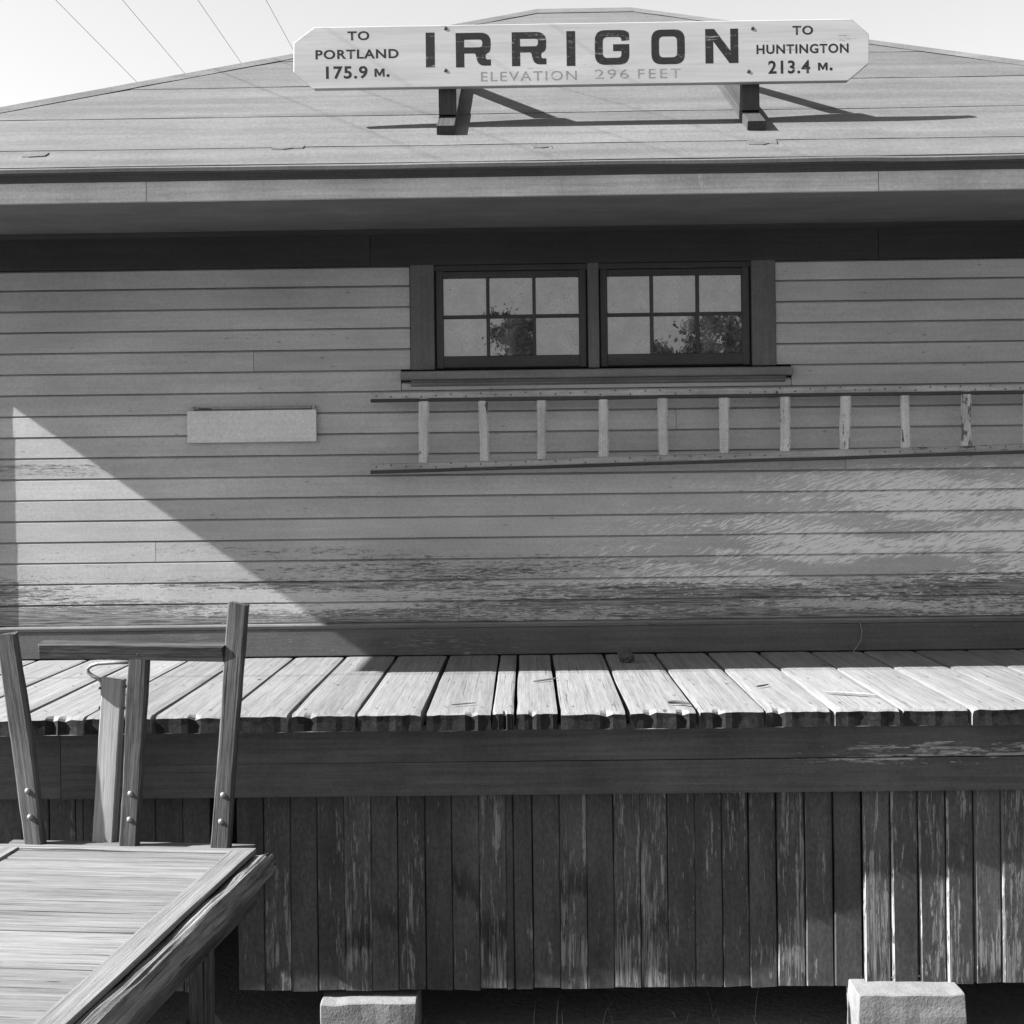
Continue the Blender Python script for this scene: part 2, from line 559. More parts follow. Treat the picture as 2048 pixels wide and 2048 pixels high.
def skirt_material():
    n = NT('platform_skirt_paint')
    p = n.xyz(n.pos)
    fl = n.noise(n.mapv(n.vec, (8, 60, 60)), 1.0, 6, 0.75, 0.3)
    fs = n.noise(n.mapv(n.vec, (16, 75, 75)), 1.0, 4, 0.7)
    lo = n.noise(n.mapv(n.vec, (1.6, 14.0, 14.0)), 1.0, 4, 0.65)
    r2 = n.math('FRACT', n.math('MULTIPLY', n.rand, 7.31))
    am = n.math('MULTIPLY', n.math('SUBTRACT', n.rand, 0.42), 0.20)
    am = n.math('ADD', am, n.math('MULTIPLY', n.ramp(p[0], -0.2, 1.6), 0.06))
    am = n.math('ADD', am, n.math('MULTIPLY', n.math('SUBTRACT', lo, 0.5), 0.62))
    am = n.math('ADD', am, n.math('MULTIPLY', n.math('MULTIPLY', n.ramp(p[2], 0.33, 0.24), n.ramp(p[2], 0.13, 0.2)), n.math('MULTIPLY', r2, 0.10)))
    m = n.ramp(n.math('ADD', n.math('ADD', n.math('MULTIPLY', fl, 0.65), n.math('MULTIPLY', fs, 0.35)), am), 0.60, 0.66)
    g2 = n.noise(n.mapv(n.vec, (4.0, 100, 100)), 1.0, 5, 0.75)
    bl = n.noise(n.mapv(n.vec, (2.2, 9, 9)), 1.0, 7, 0.7)
    fine = n.noise(n.mapv(n.vec, (.5, 1, 1)), 75.0, 3, 0.7)
    pv = n.math('MULTIPLY', 0.052, n.lin(bl, 0.3, 0.7, 0.62, 1.3))
    pv = n.math('MULTIPLY', pv, n.lin(fine, 0.3, 0.7, 0.68, 1.32))
    pv = n.math('MULTIPLY', pv, n.lin(r2, 0, 1, 0.8, 1.2))
    uv = n.mixf(n.ramp(g2, 0.38, 0.62), 0.035, 0.20)
    v = n.mixf(m, pv, uv)
    rz = n.math('ADD', n.math('ADD', p[2], n.lin(n.math('FRACT', n.math('MULTIPLY', n.rand, 3.77)), 0, 1, -.22, .2)), n.math('MULTIPLY', n.math('SUBTRACT', lo, 0.5), 0.5))
    rot = n.math('MULTIPLY', n.math('MULTIPLY', n.ramp(rz, 0.26, 0.31), n.ramp(rz, 0.43, 0.34)), n.ramp(r2, 0.5, 0.9))
    v = n.math('MULTIPLY', v, n.math('SUBTRACT', 1.0, n.math('MULTIPLY', rot, 0.55)))
    n.grey(v)
    h = n.math('SUBTRACT', n.math('MULTIPLY', g2, 0.4), n.math('MULTIPLY', m, 0.8))
    h = n.math('ADD', h, n.math('MULTIPLY', bl, 0.5))
    n.bump(h, 0.0016, 1.0)
    return n.finish(n.mixf(m, 0.6, 0.95), 0.2)


def trim_extra(n):
    p = n.xyz(n.pos)
    r = n.math('MULTIPLY', n.ramp(p[0], 0.9, 1.7), 0.30)
    band = n.math('MULTIPLY', n.ramp(p[2], 1.08, 1.16), n.ramp(p[2], 1.26, 1.2))
    return n.math('SUBTRACT', n.math('MULTIPLY', r, band), 0.06)


M_SIDING = siding_material()
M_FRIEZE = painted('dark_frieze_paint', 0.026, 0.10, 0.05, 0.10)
M_SASH = painted('dark_sash_paint', 0.035, 0.12, 0.05, 0.12, sx=10, sy=60)
M_CASING = painted('brown_casing_paint', 0.08, 0.2, 0.08, 0.06)
M_SILL = painted('sill_paint', 0.13, 0.25, 0.12, 0.12)
M_BASE = painted('baseboard_paint', 0.065, 0.16, 0.05, 0.34, sx=12, sy=100)
M_DRIP = painted('drip_cap_paint', 0.11, 0.16, 0.05, 0.4, sx=12, sy=90)
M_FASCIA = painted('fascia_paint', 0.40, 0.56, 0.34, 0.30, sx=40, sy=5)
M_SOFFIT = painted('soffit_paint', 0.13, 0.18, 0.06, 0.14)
M_CROWN = painted('shaded_crown_paint', 0.05, 0.14, 0.06, 0.2)  # shadow of the roof overhang put into the moulding's colour
M_ROOF = roofing_material()
M_SIGN = sign_board_material()
M_LETTER = letter_material('black_letter_paint', 0.016, 0.20, 0.30)
M_FADED = letter_material('faded_letter_paint', 0.17, 0.30, 0.50)
M_POST = wood('sign_support_timber', 0.055, 0.028)
M_PLANK = wood('platform_plank_timber', 0.20, 0.105, crack=0.45, stain=0.2, dist=0.003, knots=True)
M_PLANK_END = wood('shaded_end_grain', 0.024, 0.006, crack=0.3, stain=0.35)  # dark end grain, with the shade on the plank fronts painted in
M_TRIM = painted('platform_trim_paint', 0.055, 0.30, 0.05, 0.30, sx=14, sy=85, extra=trim_extra, blot=0.36)
M_SKIRT = skirt_material()
M_EDGE = painted('worn_board_edge', 0.07, 0.24, 0.12, 0.75, sx=9, sy=60)
M_BED = wood('cart_bed_timber', 0.18, 0.075, crack=1.0, stain=0.22, dist=0.005, knots=True, vary=0.2)
M_STAKE = wood('cart_stake_timber', 0.09, 0.018, crack=0.9, stain=0.35, fine=80, dist=0.005, knots=True)
M_TONGUE = wood('cart_tongue_timber', 0.27, 0.15, crack=0.7, stain=0.12)
M_LOG = wood('splintered_log', 0.21, 0.03, crack=1.0, stain=0.35, fine=60, dist=0.014)
M_IRON = plain('old_iron', 0.05, 0.55, 0.25, 30, 0.5, 0.001, 0.5)
M_BOLT = plain('bolt_iron', 0.16, 0.5, 0.2, 60, 0.5, 0.0005, 0.3)
M_GLASS = glass_material()
M_CONC = plain('rough_concrete', 0.15, 0.95, 0.2, 11, 0.15, 0.006)
M_LADDER = painted('ladder_paint', 0.23, 0.08, 0.04, 0.36, sx=8, sy=40, blot=.3)
M_RAILEDGE = painted('shaded_rail_edge', 0.035, 0.09, 0.02, 0.3, sx=8, sy=40)  # near-black tone paints the shade on the lower half of the ladder rails
M_RUNG = painted('rung_paint', 0.34, 0.11, 0.05, 0.52, sx=8, sy=30)
M_PANEL = painted('blank_board_paint', 0.46, 0.38, 0.25, 0.05, blot=.08)
M_WIRE = plain('wire_metal', 0.05, 0.6, 0.1, 20, 0.3, 0)
M_ROCK = plain('dark_stone', 0.06, 0.95, 0.35, 40, 0.1, 0.006)
M_CORE = plain('dark_inner_wall', 0.03, 0.95, 0.1)
M_STRAW = wood('dry_straw', 0.22, 0.12, crack=0.1)
M_DARKWOOD = wood('dark_underframe_timber', 0.05, 0.025)  # dark tone for the platform joists and end walls
M_LEAF = plain('leaf', 0.05, 0.7, 0.4, 3, 0.2, 0)
M_BARK = plain('bark', 0.07, 0.95, 0.3, 20, 0.1, 0.01)

# ------------------------------------------------------------------ ground
n = NT('dry_dirt')
a = n.noise(n.pos, 0.8, 6, 0.65); b = n.noise(n.pos, 30, 5, 0.7); c = n.noise(n.pos, 0.03, 4, 0.5)
v = n.math('MULTIPLY', 0.13, n.lin(a, 0.3, 0.7, 0.75, 1.25))
v = n.math('MULTIPLY', v, n.lin(b, 0.3, 0.7, 0.75, 1.25))
v = n.math('MULTIPLY', v, n.lin(c, 0.3, 0.7, 0.85, 1.15))
n.grey(v)
n.bump(b, 0.02, 1.0)
M_DIRT = n.finish(0.95, 0.1)
GZ = -0.17
gv, gf = [], []
xs = [-1500, -200, -40] + [-8 + 0.4 * i for i in range(41)] + [40, 200, 1500]
ys = [-1500, -200, -40, -5] + [1 + 0.4 * i for i in range(22)] + [20, 60, 300, 1500]
for y in ys:
    for x in xs:
        k = 1.0 if (-9 < x < 9 and 0 < y < 10) else 0.0
        gv.append((x, y, GZ + k * 0.025 * mnoise.noise(Vector((x * 1.3, y * 1.3, 0)))))
for j in range(len(ys) - 1):
    for i in range(len(xs) - 1):
        a_ = j * len(xs) + i
        gf.append((a_, a_ + 1, a_ + 1 + len(xs), a_ + len(xs)))
g = put('ground', mesh_from('ground', gv, gf), M_DIRT, smooth=True)
tag(g, 'bare dirt yard under and around the platform', kind='structure')

# ------------------------------------------------------------------ the station building
WALL_Y = 7.90            # face of the boarding
EX0, EX1, EY0 = -4.39, 5.50, 6.73   # eave rectangle
RUN, PITCH = 4.55, 0.515
EY1 = EY0 + 2 * RUN
EZ = CAM_Z + 1.596      # roof edge height
OVER = WALL_Y - EY0
WX0, WX1, WY1 = EX0 + OVER, EX1 - OVER, EY1 - OVER
SOF = CAM_Z + 1.4193     # underside of the fascia
SOF_W = CAM_Z + 1.475    # soffit at the wall

station = empty('station_building', (0.5, WALL_Y, 0), 'weathered clapboard railway station with hip roof and deep eaves', 'building')
core = box('wall', (WX0 + .03, WALL_Y + 0.085, GZ - .1), (WX1 - .03, WY1, SOF_W + 0.15), M_CORE, station)

# boarding, one board at a time
ROW0, ROWH = 1.5985, 0.1249
WIN_L, WIN_R = -0.667, 1.494
SILL_B = 3.028


def siding_mesh(L, h, r):
    hh = h
    prof = [(0.0, 0.0), (0.0, hh - 0.0125), (0.009, hh - 0.0085), (0.018, hh - 0.001), (0.018, 0.0)]
    segs = max(2, int(L / 0.5))
    vs, fs = [], []
    ph = r.uniform(0, 99)
    tl = r.uniform(-0.0010, 0.0010)
    for i in range(segs + 1):
        x = L * i / segs
        oz = 0.0012 * mnoise.noise(Vector((x * 0.8, ph, 0)))
        oy = 0.0010 * mnoise.noise(Vector((x * 0.9, ph, 5)))
        for k, (y, z) in enumerate(prof):
            vs.append((x, y + (oy + tl * (z / hh) if k < 3 else 0), z + oz))
    np_ = len(prof)
    for i in range(segs):
        for j in range(np_):
            a, b = i * np_ + j, i * np_ + (j + 1) % np_
            fs.append((a, a + np_, b + np_, b)[::-1])
    fs.append(tuple(range(np_)))
    fs.append(tuple(segs * np_ + j for j in range(np_))[::-1])
    return mesh_from('siding_board', vs, fs)


def siding_row(x0, x1, z, h, joints, r):
    cuts = [x0] + sorted(j for j in joints if x0 + .3 < j < x1 - .3) + [x1]
    for a, b in zip(cuts[:-1], cuts[1:]):
        put('siding_board', siding_mesh(b - a - 0.0025, h, r), M_SIDING, core,
            Matrix.Translation((a, WALL_Y + r.uniform(-0.0007, 0.0007), z)))


r = random.Random(11)
for i in range(17):
    z = ROW0 + ROWH * i
    h = ROWH
    if z + h > 3.712:
        h = 3.712 - z
    js = {3: [-2.2], 5: [3.1], 7: [1.9], 9: [0.9]}.get(i, [])
    if i == 12: js = [at(507, 722, WALL_Y).x]
    if i == 0: js = [-0.4]
    if z + h > SILL_B + 0.01:
        if z < SILL_B - 0.004:
            siding_row(WX0, WIN_L - 0.06, z, h, js, r)
            siding_row(WIN_R + 0.09, WX1, z, h, js, r)
            siding_row(WIN_L - 0.058, WIN_R + 0.088, z, SILL_B - z - 0.004, [], r)
        else:
            siding_row(WX0, WIN_L - 0.002, z, h, js, r)
            siding_row(WIN_R + 0.002, WX1, z, h, js, r)
    else:
        siding_row(WX0, WX1, z, h, js, r)

# foot of the wall
extrude_x('drip_cap', [(WALL_Y + .02, ROW0 - .002), (WALL_Y - .012, ROW0 - .004), (WALL_Y - .024, ROW0 - .008),
                       (WALL_Y - .027, ROW0 - .016), (WALL_Y - .021, ROW0 - .034), (WALL_Y + .02, ROW0 - .034)], WX0, WX1, M_DRIP, core, 20, wob=.0015)
beam('baseboard', (WX0, WALL_Y - 0.004, 1.482), (WX1, WALL_Y - 0.004, 1.482), 0.162, 0.03, M_BASE, core, up=(0, -1, 0), segs=24, jit=.003)
box('foundation', (WX0 + .05, WALL_Y + .03, GZ - .1), (WX1 - .05, WALL_Y + .08, 1.398), M_CORE, core)
# frieze and bed mould
for xa, xb in ((WX0, -.902), (-.899, 2.1), (2.103, WX1)):
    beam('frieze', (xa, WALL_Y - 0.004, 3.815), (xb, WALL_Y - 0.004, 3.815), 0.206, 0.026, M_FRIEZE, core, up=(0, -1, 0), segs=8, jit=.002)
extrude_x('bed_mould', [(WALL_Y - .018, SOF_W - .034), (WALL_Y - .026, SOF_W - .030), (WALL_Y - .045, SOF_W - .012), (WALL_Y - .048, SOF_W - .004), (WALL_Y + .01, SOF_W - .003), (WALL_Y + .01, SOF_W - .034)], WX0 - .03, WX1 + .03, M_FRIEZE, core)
# corner boards
for x in (WX0 - .02, WX1 + .02):
    beam('corner_board', (x, WALL_Y - .013, 1.41), (x, WALL_Y - .010, 3.70), 0.12, 0.025, M_CASING, core, up=(0, -1, 0), segs=6, jit=.002)
for x in (WX0 + .012, WX1 - .012):
    box('end_wall', (x - .018, WALL_Y + .022, 1.41), (x + .018, WY1 - .02, SOF_W), M_SIDING, core)

# eaves: fascia, crown, soffit
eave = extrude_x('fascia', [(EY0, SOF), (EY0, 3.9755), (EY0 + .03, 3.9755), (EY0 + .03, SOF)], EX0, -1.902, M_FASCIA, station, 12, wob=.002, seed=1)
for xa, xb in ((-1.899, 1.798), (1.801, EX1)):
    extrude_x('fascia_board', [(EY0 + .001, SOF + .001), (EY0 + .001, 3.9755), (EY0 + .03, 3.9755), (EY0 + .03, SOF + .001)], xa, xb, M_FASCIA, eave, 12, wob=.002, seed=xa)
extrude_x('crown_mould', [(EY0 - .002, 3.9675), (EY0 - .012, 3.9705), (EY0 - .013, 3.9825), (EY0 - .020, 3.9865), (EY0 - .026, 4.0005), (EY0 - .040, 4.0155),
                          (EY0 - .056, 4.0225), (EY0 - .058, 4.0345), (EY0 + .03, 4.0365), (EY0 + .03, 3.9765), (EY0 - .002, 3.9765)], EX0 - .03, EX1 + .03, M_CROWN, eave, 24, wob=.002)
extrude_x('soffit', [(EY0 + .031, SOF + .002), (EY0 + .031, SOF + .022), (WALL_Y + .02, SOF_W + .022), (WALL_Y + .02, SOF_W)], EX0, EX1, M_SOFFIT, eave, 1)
for x, s in ((EX0, 1), (EX1, -1)):
    box('end_fascia', (min(x, x + s * .03), EY0 + .032, SOF + .001), (max(x, x + s * .03), EY1, 4.0325), M_FASCIA, eave)
    box('end_soffit', (min(x + s * .031, x + s * (OVER + .02)), WALL_Y + .022, SOF_W), (max(x + s * .031, x + s * (OVER + .02)), EY1 - .03, SOF_W + .02), M_SOFFIT, eave)
box('rear_fascia', (EX0 + .031, EY1 - .03, SOF), (EX1 - .031, EY1, 4.0325), M_FASCIA, eave)


def roof_z(y):
    return EZ + PITCH * (y - EY0)


# deck under the felt
rx0, rx1, ry = EX0 + RUN, EX1 - RUN, EY0 + RUN
o_ = .06
dz = -0.012
vs = [(EX0 - o_, EY0 - o_, EZ + dz - PITCH * o_), (EX1 + o_, EY0 - o_, EZ + dz - PITCH * o_), (EX1 + o_, EY1 + o_, EZ + dz - PITCH * o_), (EX0 - o_, EY1 + o_, EZ + dz - PITCH * o_),
      (rx0, ry, EZ + dz + PITCH * RUN), (rx1, ry, EZ + dz + PITCH * RUN)]
fs = [(0, 1, 5, 4), (1, 2, 5), (2, 3, 4, 5), (3, 0, 4), (3, 2, 1, 0)]
roof = put('roof', mesh_from('roof', vs, fs), M_ROOF, station)
EDGES = [EY0 - .085, 7.03, 7.70, 8.48, 9.30, 10.1, ry]
for k in range(len(EDGES) - 1):
    y0, y1 = EDGES[k], EDGES[k + 1] + (0.06 if k < len(EDGES) - 2 else 0)
    r = random.Random(50 + k)
    vs, fs = [], []
    nx, ny = 60, 4
    for j in range(ny + 1):
        t = j / ny
        y = y0 + (y1 - y0) * t
        a, b = EX0 + (y - EY0) - (.0 if j else 0), EX1 - (y - EY0)
        for i in range(nx + 1):
            x = a + (b - a) * i / nx
            yy = y
            lift = 0.004 + 0.004 * (1 - t) + 0.003 * mnoise.noise(Vector((x * 1.6, y * 3, 3.0)))
            if j == 0:
                yy += 0.012 * mnoise.noise(Vector((x * 0.8, k * 9.1, 0)))
                lift += 0.0025 * mnoise.noise(Vector((x * 3.3, k * 5.0, 1.0)))
                if k == 0: lift += 0.007
            vs.append((x, yy, roof_z(yy) + lift))
    base = len(vs)
    for i in range(nx + 1):          # lower edge thickness
        x, y, z = vs[i]
        vs.append((x, y + (.004 if k else .002), z - (0.0025 if k else 0.018)))
    for j in range(ny):
        for i in range(nx):
            q = j * (nx + 1) + i
            fs.append((q, q + 1, q + nx + 2, q + nx + 1))
    for i in range(nx):
        fs.append((base + i, base + i + 1, i + 1, i))
    put('roofing_sheet', mesh_from('sheet', vs, fs), M_ROOF, roof, smooth=False)
for px, py, w_, h_ in ((577, 296, .16, .10), (1524, 285, .14, .12), (70, 312, .12, .08), (1085, 296, .10, .06)):
    d_ = (at(px, py, 1.0) - Vector((0, 0, CAM_Z)))
    yq = (EZ - PITCH * EY0 - CAM_Z) / (d_.z - PITCH)
    xq = d_.x * yq
    rr_ = random.Random(px)
    ring = []
    for kx, ky in ((-1, -1), (-.2, -1.1), (.5, -.9), (1, -1), (1.05, .1), (.95, 1), (.1, .95), (-1, 1.05), (-1.05, .2)):
        x_, y_ = xq + kx * w_ / 2 + rr_.uniform(-.01, .01), yq + ky * h_ / 2 + rr_.uniform(-.01, .01)
        ring.append((x_, y_, roof_z(y_) + .0115))
    low_ = [(x_, y_, z_ - .006) for x_, y_, z_ in ring]
    nn_ = len(ring)
    put('roof_patch', mesh_from('patch', ring + low_, [tuple(range(nn_))] + [(i_, nn_ + i_, nn_ + (i_ + 1) % nn_, (i_ + 1) % nn_) for i_ in range(nn_)]), M_ROOF, roof)


def cap(name, secs):
    """folded felt strip: a list of (outer, crest, outer) rows"""
    vs, fs = [], []
    for a_, b_, c_ in secs:
        vs += [a_, b_, c_]
    for i_ in range(len(secs) - 1):
        q_ = 3 * i_
        fs += [(q_, q_ + 1, q_ + 4, q_ + 3), (q_ + 1, q_ + 2, q_ + 5, q_ + 4)]
    me_ = mesh_from(name, vs, fs)
    return put(name, me_, M_ROOF, roof)


for sx, ex in ((1, EX0), (-1, EX1)):
    secs = []
    for i in range(41):
        t = RUN * i / 40
        H = Vector((ex + sx * t, EY0 + t, EZ + PITCH * t))
        w_ = min(.15 + .02 * mnoise.noise(Vector((t * 4, sx, 0))), RUN - t + .02)
        l_ = .011 + .004 * mnoise.noise(Vector((t * 3, sx, 5)))
        secs.append((H + Vector((sx * w_, 0, l_)), H + Vector((0, 0, .02)), H + Vector((0, w_, l_))))
    cap('hip_cap', secs)
secs = []
for i in range(5):
    H = Vector((rx0 + (rx1 - rx0) * i / 4, ry, EZ + PITCH * RUN))
    secs.append((H + Vector((0, -.15, -.15 * PITCH + .011)), H + Vector((0, 0, .02)), H + Vector((0, .15, -.15 * PITCH + .011))))
cap('ridge_cap', secs)

# double window high in the wall
win = extrude_x('window', [(WALL_Y + .05, 3.098), (WALL_Y + .05, 3.712), (WALL_Y + .083, 3.712), (WALL_Y + .083, 3.098)], WIN_L + .01, WIN_R - .01, M_SASH, station)
ML, MR = 0.384, 0.450
CW = 0.142
for x0, x1 in ((WIN_L, WIN_L + CW), (ML, MR), (WIN_R - CW, WIN_R)):
    xm = (x0 + x1) / 2
    beam('casing', (xm, WALL_Y + 0.003, 3.092), (xm, WALL_Y + 0.003, 3.711), x1 - x0, 0.034, M_CASING, win, up=(0, -1, 0), segs=4, jit=.001)
beam('head_casing', (WIN_L + CW + .001, WALL_Y + .012, 3.694), (WIN_R - CW - .001, WALL_Y + .012, 3.694), 0.034, 0.03, M_SASH, win, up=(0, -1, 0), segs=4)
sill = extrude_x('sill', [(WALL_Y + .06, 3.091), (WALL_Y - .055, 3.080), (WALL_Y - .060, 3.074), (WALL_Y - .060, 3.036), (WALL_Y - .054, 3.030), (WALL_Y + .01, 3.030), (WALL_Y + .06, 3.030)], -0.726, 1.584, M_SILL, win, 8, wob=.001)
extrude_x('apron', [(WALL_Y - .002, 3.0285), (WALL_Y - .030, 3.0285), (WALL_Y - .028, 3.018), (WALL_Y - .017, 3.012), (WALL_Y - .018, 3.004), (WALL_Y - .006, 2.994), (WALL_Y - .002, 2.994)], -0.668, 1.545, M_SILL, win, 8, wob=.001)
GT, GB = 3.637, 3.174
for sx0, sx1 in ((WIN_L + CW, ML), (MR, WIN_R - CW)):
    y = WALL_Y + 0.028
    r = random.Random(int(sx0 * 1000) + 900)
    st = 0.044
    a, b = sx0 + .008, sx1 - .008
    beam('stile', (a + st / 2, y, 3.10), (a + st / 2, y, 3.676), st, .034, M_SASH, win, up=(0, -1, 0), segs=3)
    beam('stile', (b - st / 2, y, 3.10), (b - st / 2, y, 3.676), st, .034, M_SASH, win, up=(0, -1, 0), segs=3)
    beam('rail', (a + st, y, 3.137), (b - st, y, 3.137), .07, .034, M_SASH, win, up=(0, -1, 0), segs=3)
    beam('rail', (a + st, y, 3.656), (b - st, y, 3.656), .038, .034, M_SASH, win, up=(0, -1, 0), segs=3)
    gx0, gx1 = a + st, b - st
    mw = 0.020
    pw = (gx1 - gx0 - 2 * mw) / 3
    ph = (GT - GB - mw) / 2
    for k in (1, 2):
        x = gx0 + k * pw + (k - .5) * mw
        beam('muntin', (x, y + .002, 3.172), (x, y + .002, 3.638), mw, .026, M_SASH, win, up=(0, -1, 0), segs=2)
    for k in range(3):
        x = gx0 + k * (pw + mw)
        beam('muntin', (x, y + .003, (GT + GB) / 2), (x + pw, y + .003, (GT + GB) / 2), mw, .022, M_SASH, win, up=(0, -1, 0), segs=1)
        for zz in (GB, GB + ph + mw):
            me = mesh_from('pane', [(-.5 * pw - .004, 0, -.5 * ph - .004), (.5 * pw + .004, 0, -.5 * ph - .004), (.5 * pw + .004, 0, .5 * ph + .004), (-.5 * pw - .004, 0, .5 * ph + .004),
                                    (-.5 * pw - .004, .003, -.5 * ph - .004), (.5 * pw + .004, .003, -.5 * ph - .004), (.5 * pw + .004, .003, .5 * ph + .004), (-.5 * pw - .004, .003, .5 * ph + .004)],
                           [(0, 1, 2, 3), (7, 6, 5, 4), (0, 4, 5, 1), (1, 5, 6, 2), (2, 6, 7, 3), (3, 7, 4, 0)])
            Mx = Matrix.Translation((x + pw / 2, y + .008, zz + ph / 2)) @ Matrix.Rotation(math.radians(r.uniform(-.35, .35)), 4, 'Z') @ Matrix.Rotation(math.radians(r.uniform(-.35, .35)), 4, 'X')
            put('pane', me, M_GLASS, win, Mx)

# ------------------------------------------------------------------ loading platform
PT = 1.397
PF, PB = 5.97, WALL_Y - 0.022
plat = empty('loading_platform', (0, PF, 0), 'timber loading platform of broad planks along the station wall', 'platform')


def plank_mesh(L, w, th, r):
    """a thick plank along local x with worn, splintered ends and uneven edges"""
    nc, ph = 10, r.uniform(0, 99)
    st = [0, .12, .3, .5, .7, .85, .93, .97, .985, .994, 1.0]
    split = r.choice((None, None, r.randrange(2, nc - 1)))
    split2 = r.choice((None, r.randrange(2, nc - 1)))
    vs, fs = [], []
    def edge(s_, side):
        return .006 * mnoise.noise(Vector((s_ * L * 3.1, ph, side * 9))) + .003 * mnoise.noise(Vector((s_ * L * 11, ph, side * 9 + 4)))
    endx = [.011 * mnoise.noise(Vector((i_ * .35, ph, 3))) + .003 * mnoise.noise(Vector((i_ * 2.3, ph, 6))) for i_ in range(nc + 1)]
    for sp, dp in ((split, r.uniform(.012, .03)), (split2, r.uniform(.006, .015))):
        if sp is not None: endx[sp] -= dp
    dr0 = r.uniform(.008, .014)
    drop = [dr0 + .005 * mnoise.noise(Vector((i_ * .6, ph, 12))) for i_ in range(nc + 1)]
    for s_ in st:
        d = (1 - s_) * L
        q = max(0.0, 1 - d / .035)
        for i_ in range(nc + 1):
            t = i_ / nc
            y = (t - .5) * w
            if i_ == 0: y += edge(s_, 0) + .002
            if i_ == nc: y += edge(s_, 1) - .002
            x = s_ * L + endx[i_] * max(0.0, 1 - d / .10)
            z = th / 2 - drop[i_] * q * q + .0012 * mnoise.noise(Vector((s_ * L * 4, y * 30, ph)))
            if i_ in (0, nc): z -= .0025
            if i_ in (split, split2): z -= .012 * q
            vs.append((x, y, z))
    top = len(st) * (nc + 1)
    for s_ in st:
        d = (1 - s_) * L
        for i_ in (0, nc):
            vs.append((s_ * L + endx[i_] * max(0.0, 1 - d / .10), (i_ / nc - .5) * w + edge(s_, 0 if i_ == 0 else 1), -th / 2))
    for k_ in range(len(st) - 1):
        for i_ in range(nc):
            a_ = k_ * (nc + 1) + i_
            fs.append((a_, a_ + nc + 1, a_ + nc + 2, a_ + 1))
        b_ = top + 2 * k_
        a0, a1 = k_ * (nc + 1), k_ * (nc + 1) + nc
        fs.append((a0, b_, b_ + 2, a0 + nc + 1))
        fs.append((a1, a1 + nc + 1, b_ + 3, b_ + 1))
        fs.append((b_, b_ + 1, b_ + 3, b_ + 2))
    ntop = len(fs)
    # end face: two rows so the end is a little hollow and rough
    last = (len(st) - 1) * (nc + 1)
    mid = len(vs)
    for i_ in range(nc + 1):
        vs.append((L + endx[i_] - (r.uniform(.0, .004) if 0 < i_ < nc else 0.0), (i_ / nc - .5) * w, th * .05 + r.uniform(-.01, .01)))
    bot = len(vs)
    for i_ in range(nc + 1):
        vs.append((L + endx[i_], (i_ / nc - .5) * w, -th / 2))
    for i_ in range(nc):
        fs.append((last + i_, mid + i_, mid + i_ + 1, last + i_ + 1))
        fs.append((mid + i_, bot + i_, bot + i_ + 1, mid + i_ + 1))
    me_ = mesh_from('plank', vs, fs)
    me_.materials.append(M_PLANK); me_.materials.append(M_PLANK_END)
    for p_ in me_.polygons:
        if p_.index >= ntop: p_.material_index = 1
    bm_ = bmesh.new(); bm_.from_mesh(me_)
    bmesh.ops.recalc_face_normals(bm_, faces=bm_.faces)
    bm_.to_mesh(me_); bm_.free()
    return me_


joints = [0.1437 + 0.305 * k for k in range(-16, 17)]
r = random.Random(21)
for k in range(len(joints) - 1):
    a, b = joints[k], joints[k + 1]
    cuts = [(a, b)]
    if abs(b - 0.1437) < 1e-3:
        cuts = [(a, a + 0.103), (a + 0.103, b)]
    elif r.random() < 0.06:
        q = a + r.uniform(.4, .6) * (b - a); cuts = [(a, q), (q, b)]
    for (c0, c1) in cuts:
        gap = r.uniform(0.010, 0.020) if (c1 == b) else 0.008
        xm = (c0 + c1) / 2
        off = r.uniform(-0.012, 0.012)
        if xm > 1.2: off += 0.004
        th = 0.080
        zz = PT - th / 2 + r.uniform(-0.0015, 0.0015)
        put('plank', plank_mesh(PB - PF - off, c1 - c0 - gap, th, r), M_PLANK, plat,
            frame_matrix(Vector((xm, PB - r.uniform(0, .01), zz)), Vector((xm + r.uniform(-.006, .006), PF + off, zz + r.uniform(-.0015, .0015))), Vector((0, 0, 1))))
bm = bmesh.new()
r2_ = random.Random(91)
for jx in joints[:-1]:
    for yy in (6.10, 6.85, 7.55):
        for fx in (.22, .78):
            c_ = Vector((jx + .305 * fx + r2_.uniform(-.02, .02), yy + r2_.uniform(-.02, .02), PT + .0042))
            bmesh.ops.create_circle(bm, cap_ends=True, radius=.0065, segments=7, matrix=Matrix.Translation(c_))
me = bpy.data.meshes.new('nails'); bm.to_mesh(me); bm.free()
tag(put('nail_heads', me, M_IRON, plat), kind='stuff')
TY = 6.085
tz0, tz1 = 0.999, 1.311
xj = at(122, 1540, TY).x
beam('trim_board', (-5.0, TY + .022, (tz0 + tz1) / 2), (xj - .003, TY + .022, (tz0 + tz1) / 2), tz1 - tz0, .045, M_TRIM, plat, up=(0, -1, 0), segs=10, jit=.004)
zs_ = tz0 + 0.152
beam('trim_board', (xj, TY + .021, (zs_ + tz1) / 2 + .0006), (5.0, TY + .018, (zs_ + tz1) / 2 + .010), tz1 - zs_ + .002, .045, M_TRIM, plat, up=(0, -1, 0), c=.0006, segs=24, jit=.0)
beam('trim_board', (xj, TY + .0205, (tz0 + zs_) / 2), (5.0, TY + .012, (tz0 + zs_) / 2), zs_ - tz0, .045, M_TRIM, plat, up=(0, -1, 0), c=.0006, segs=24, jit=.0)
SP = 0.1262
x = at(904, 1800, 6.2).x - SP * 32
r = random.Random(33)
k = 0
gap_x = at(428, 1850, 6.2).x
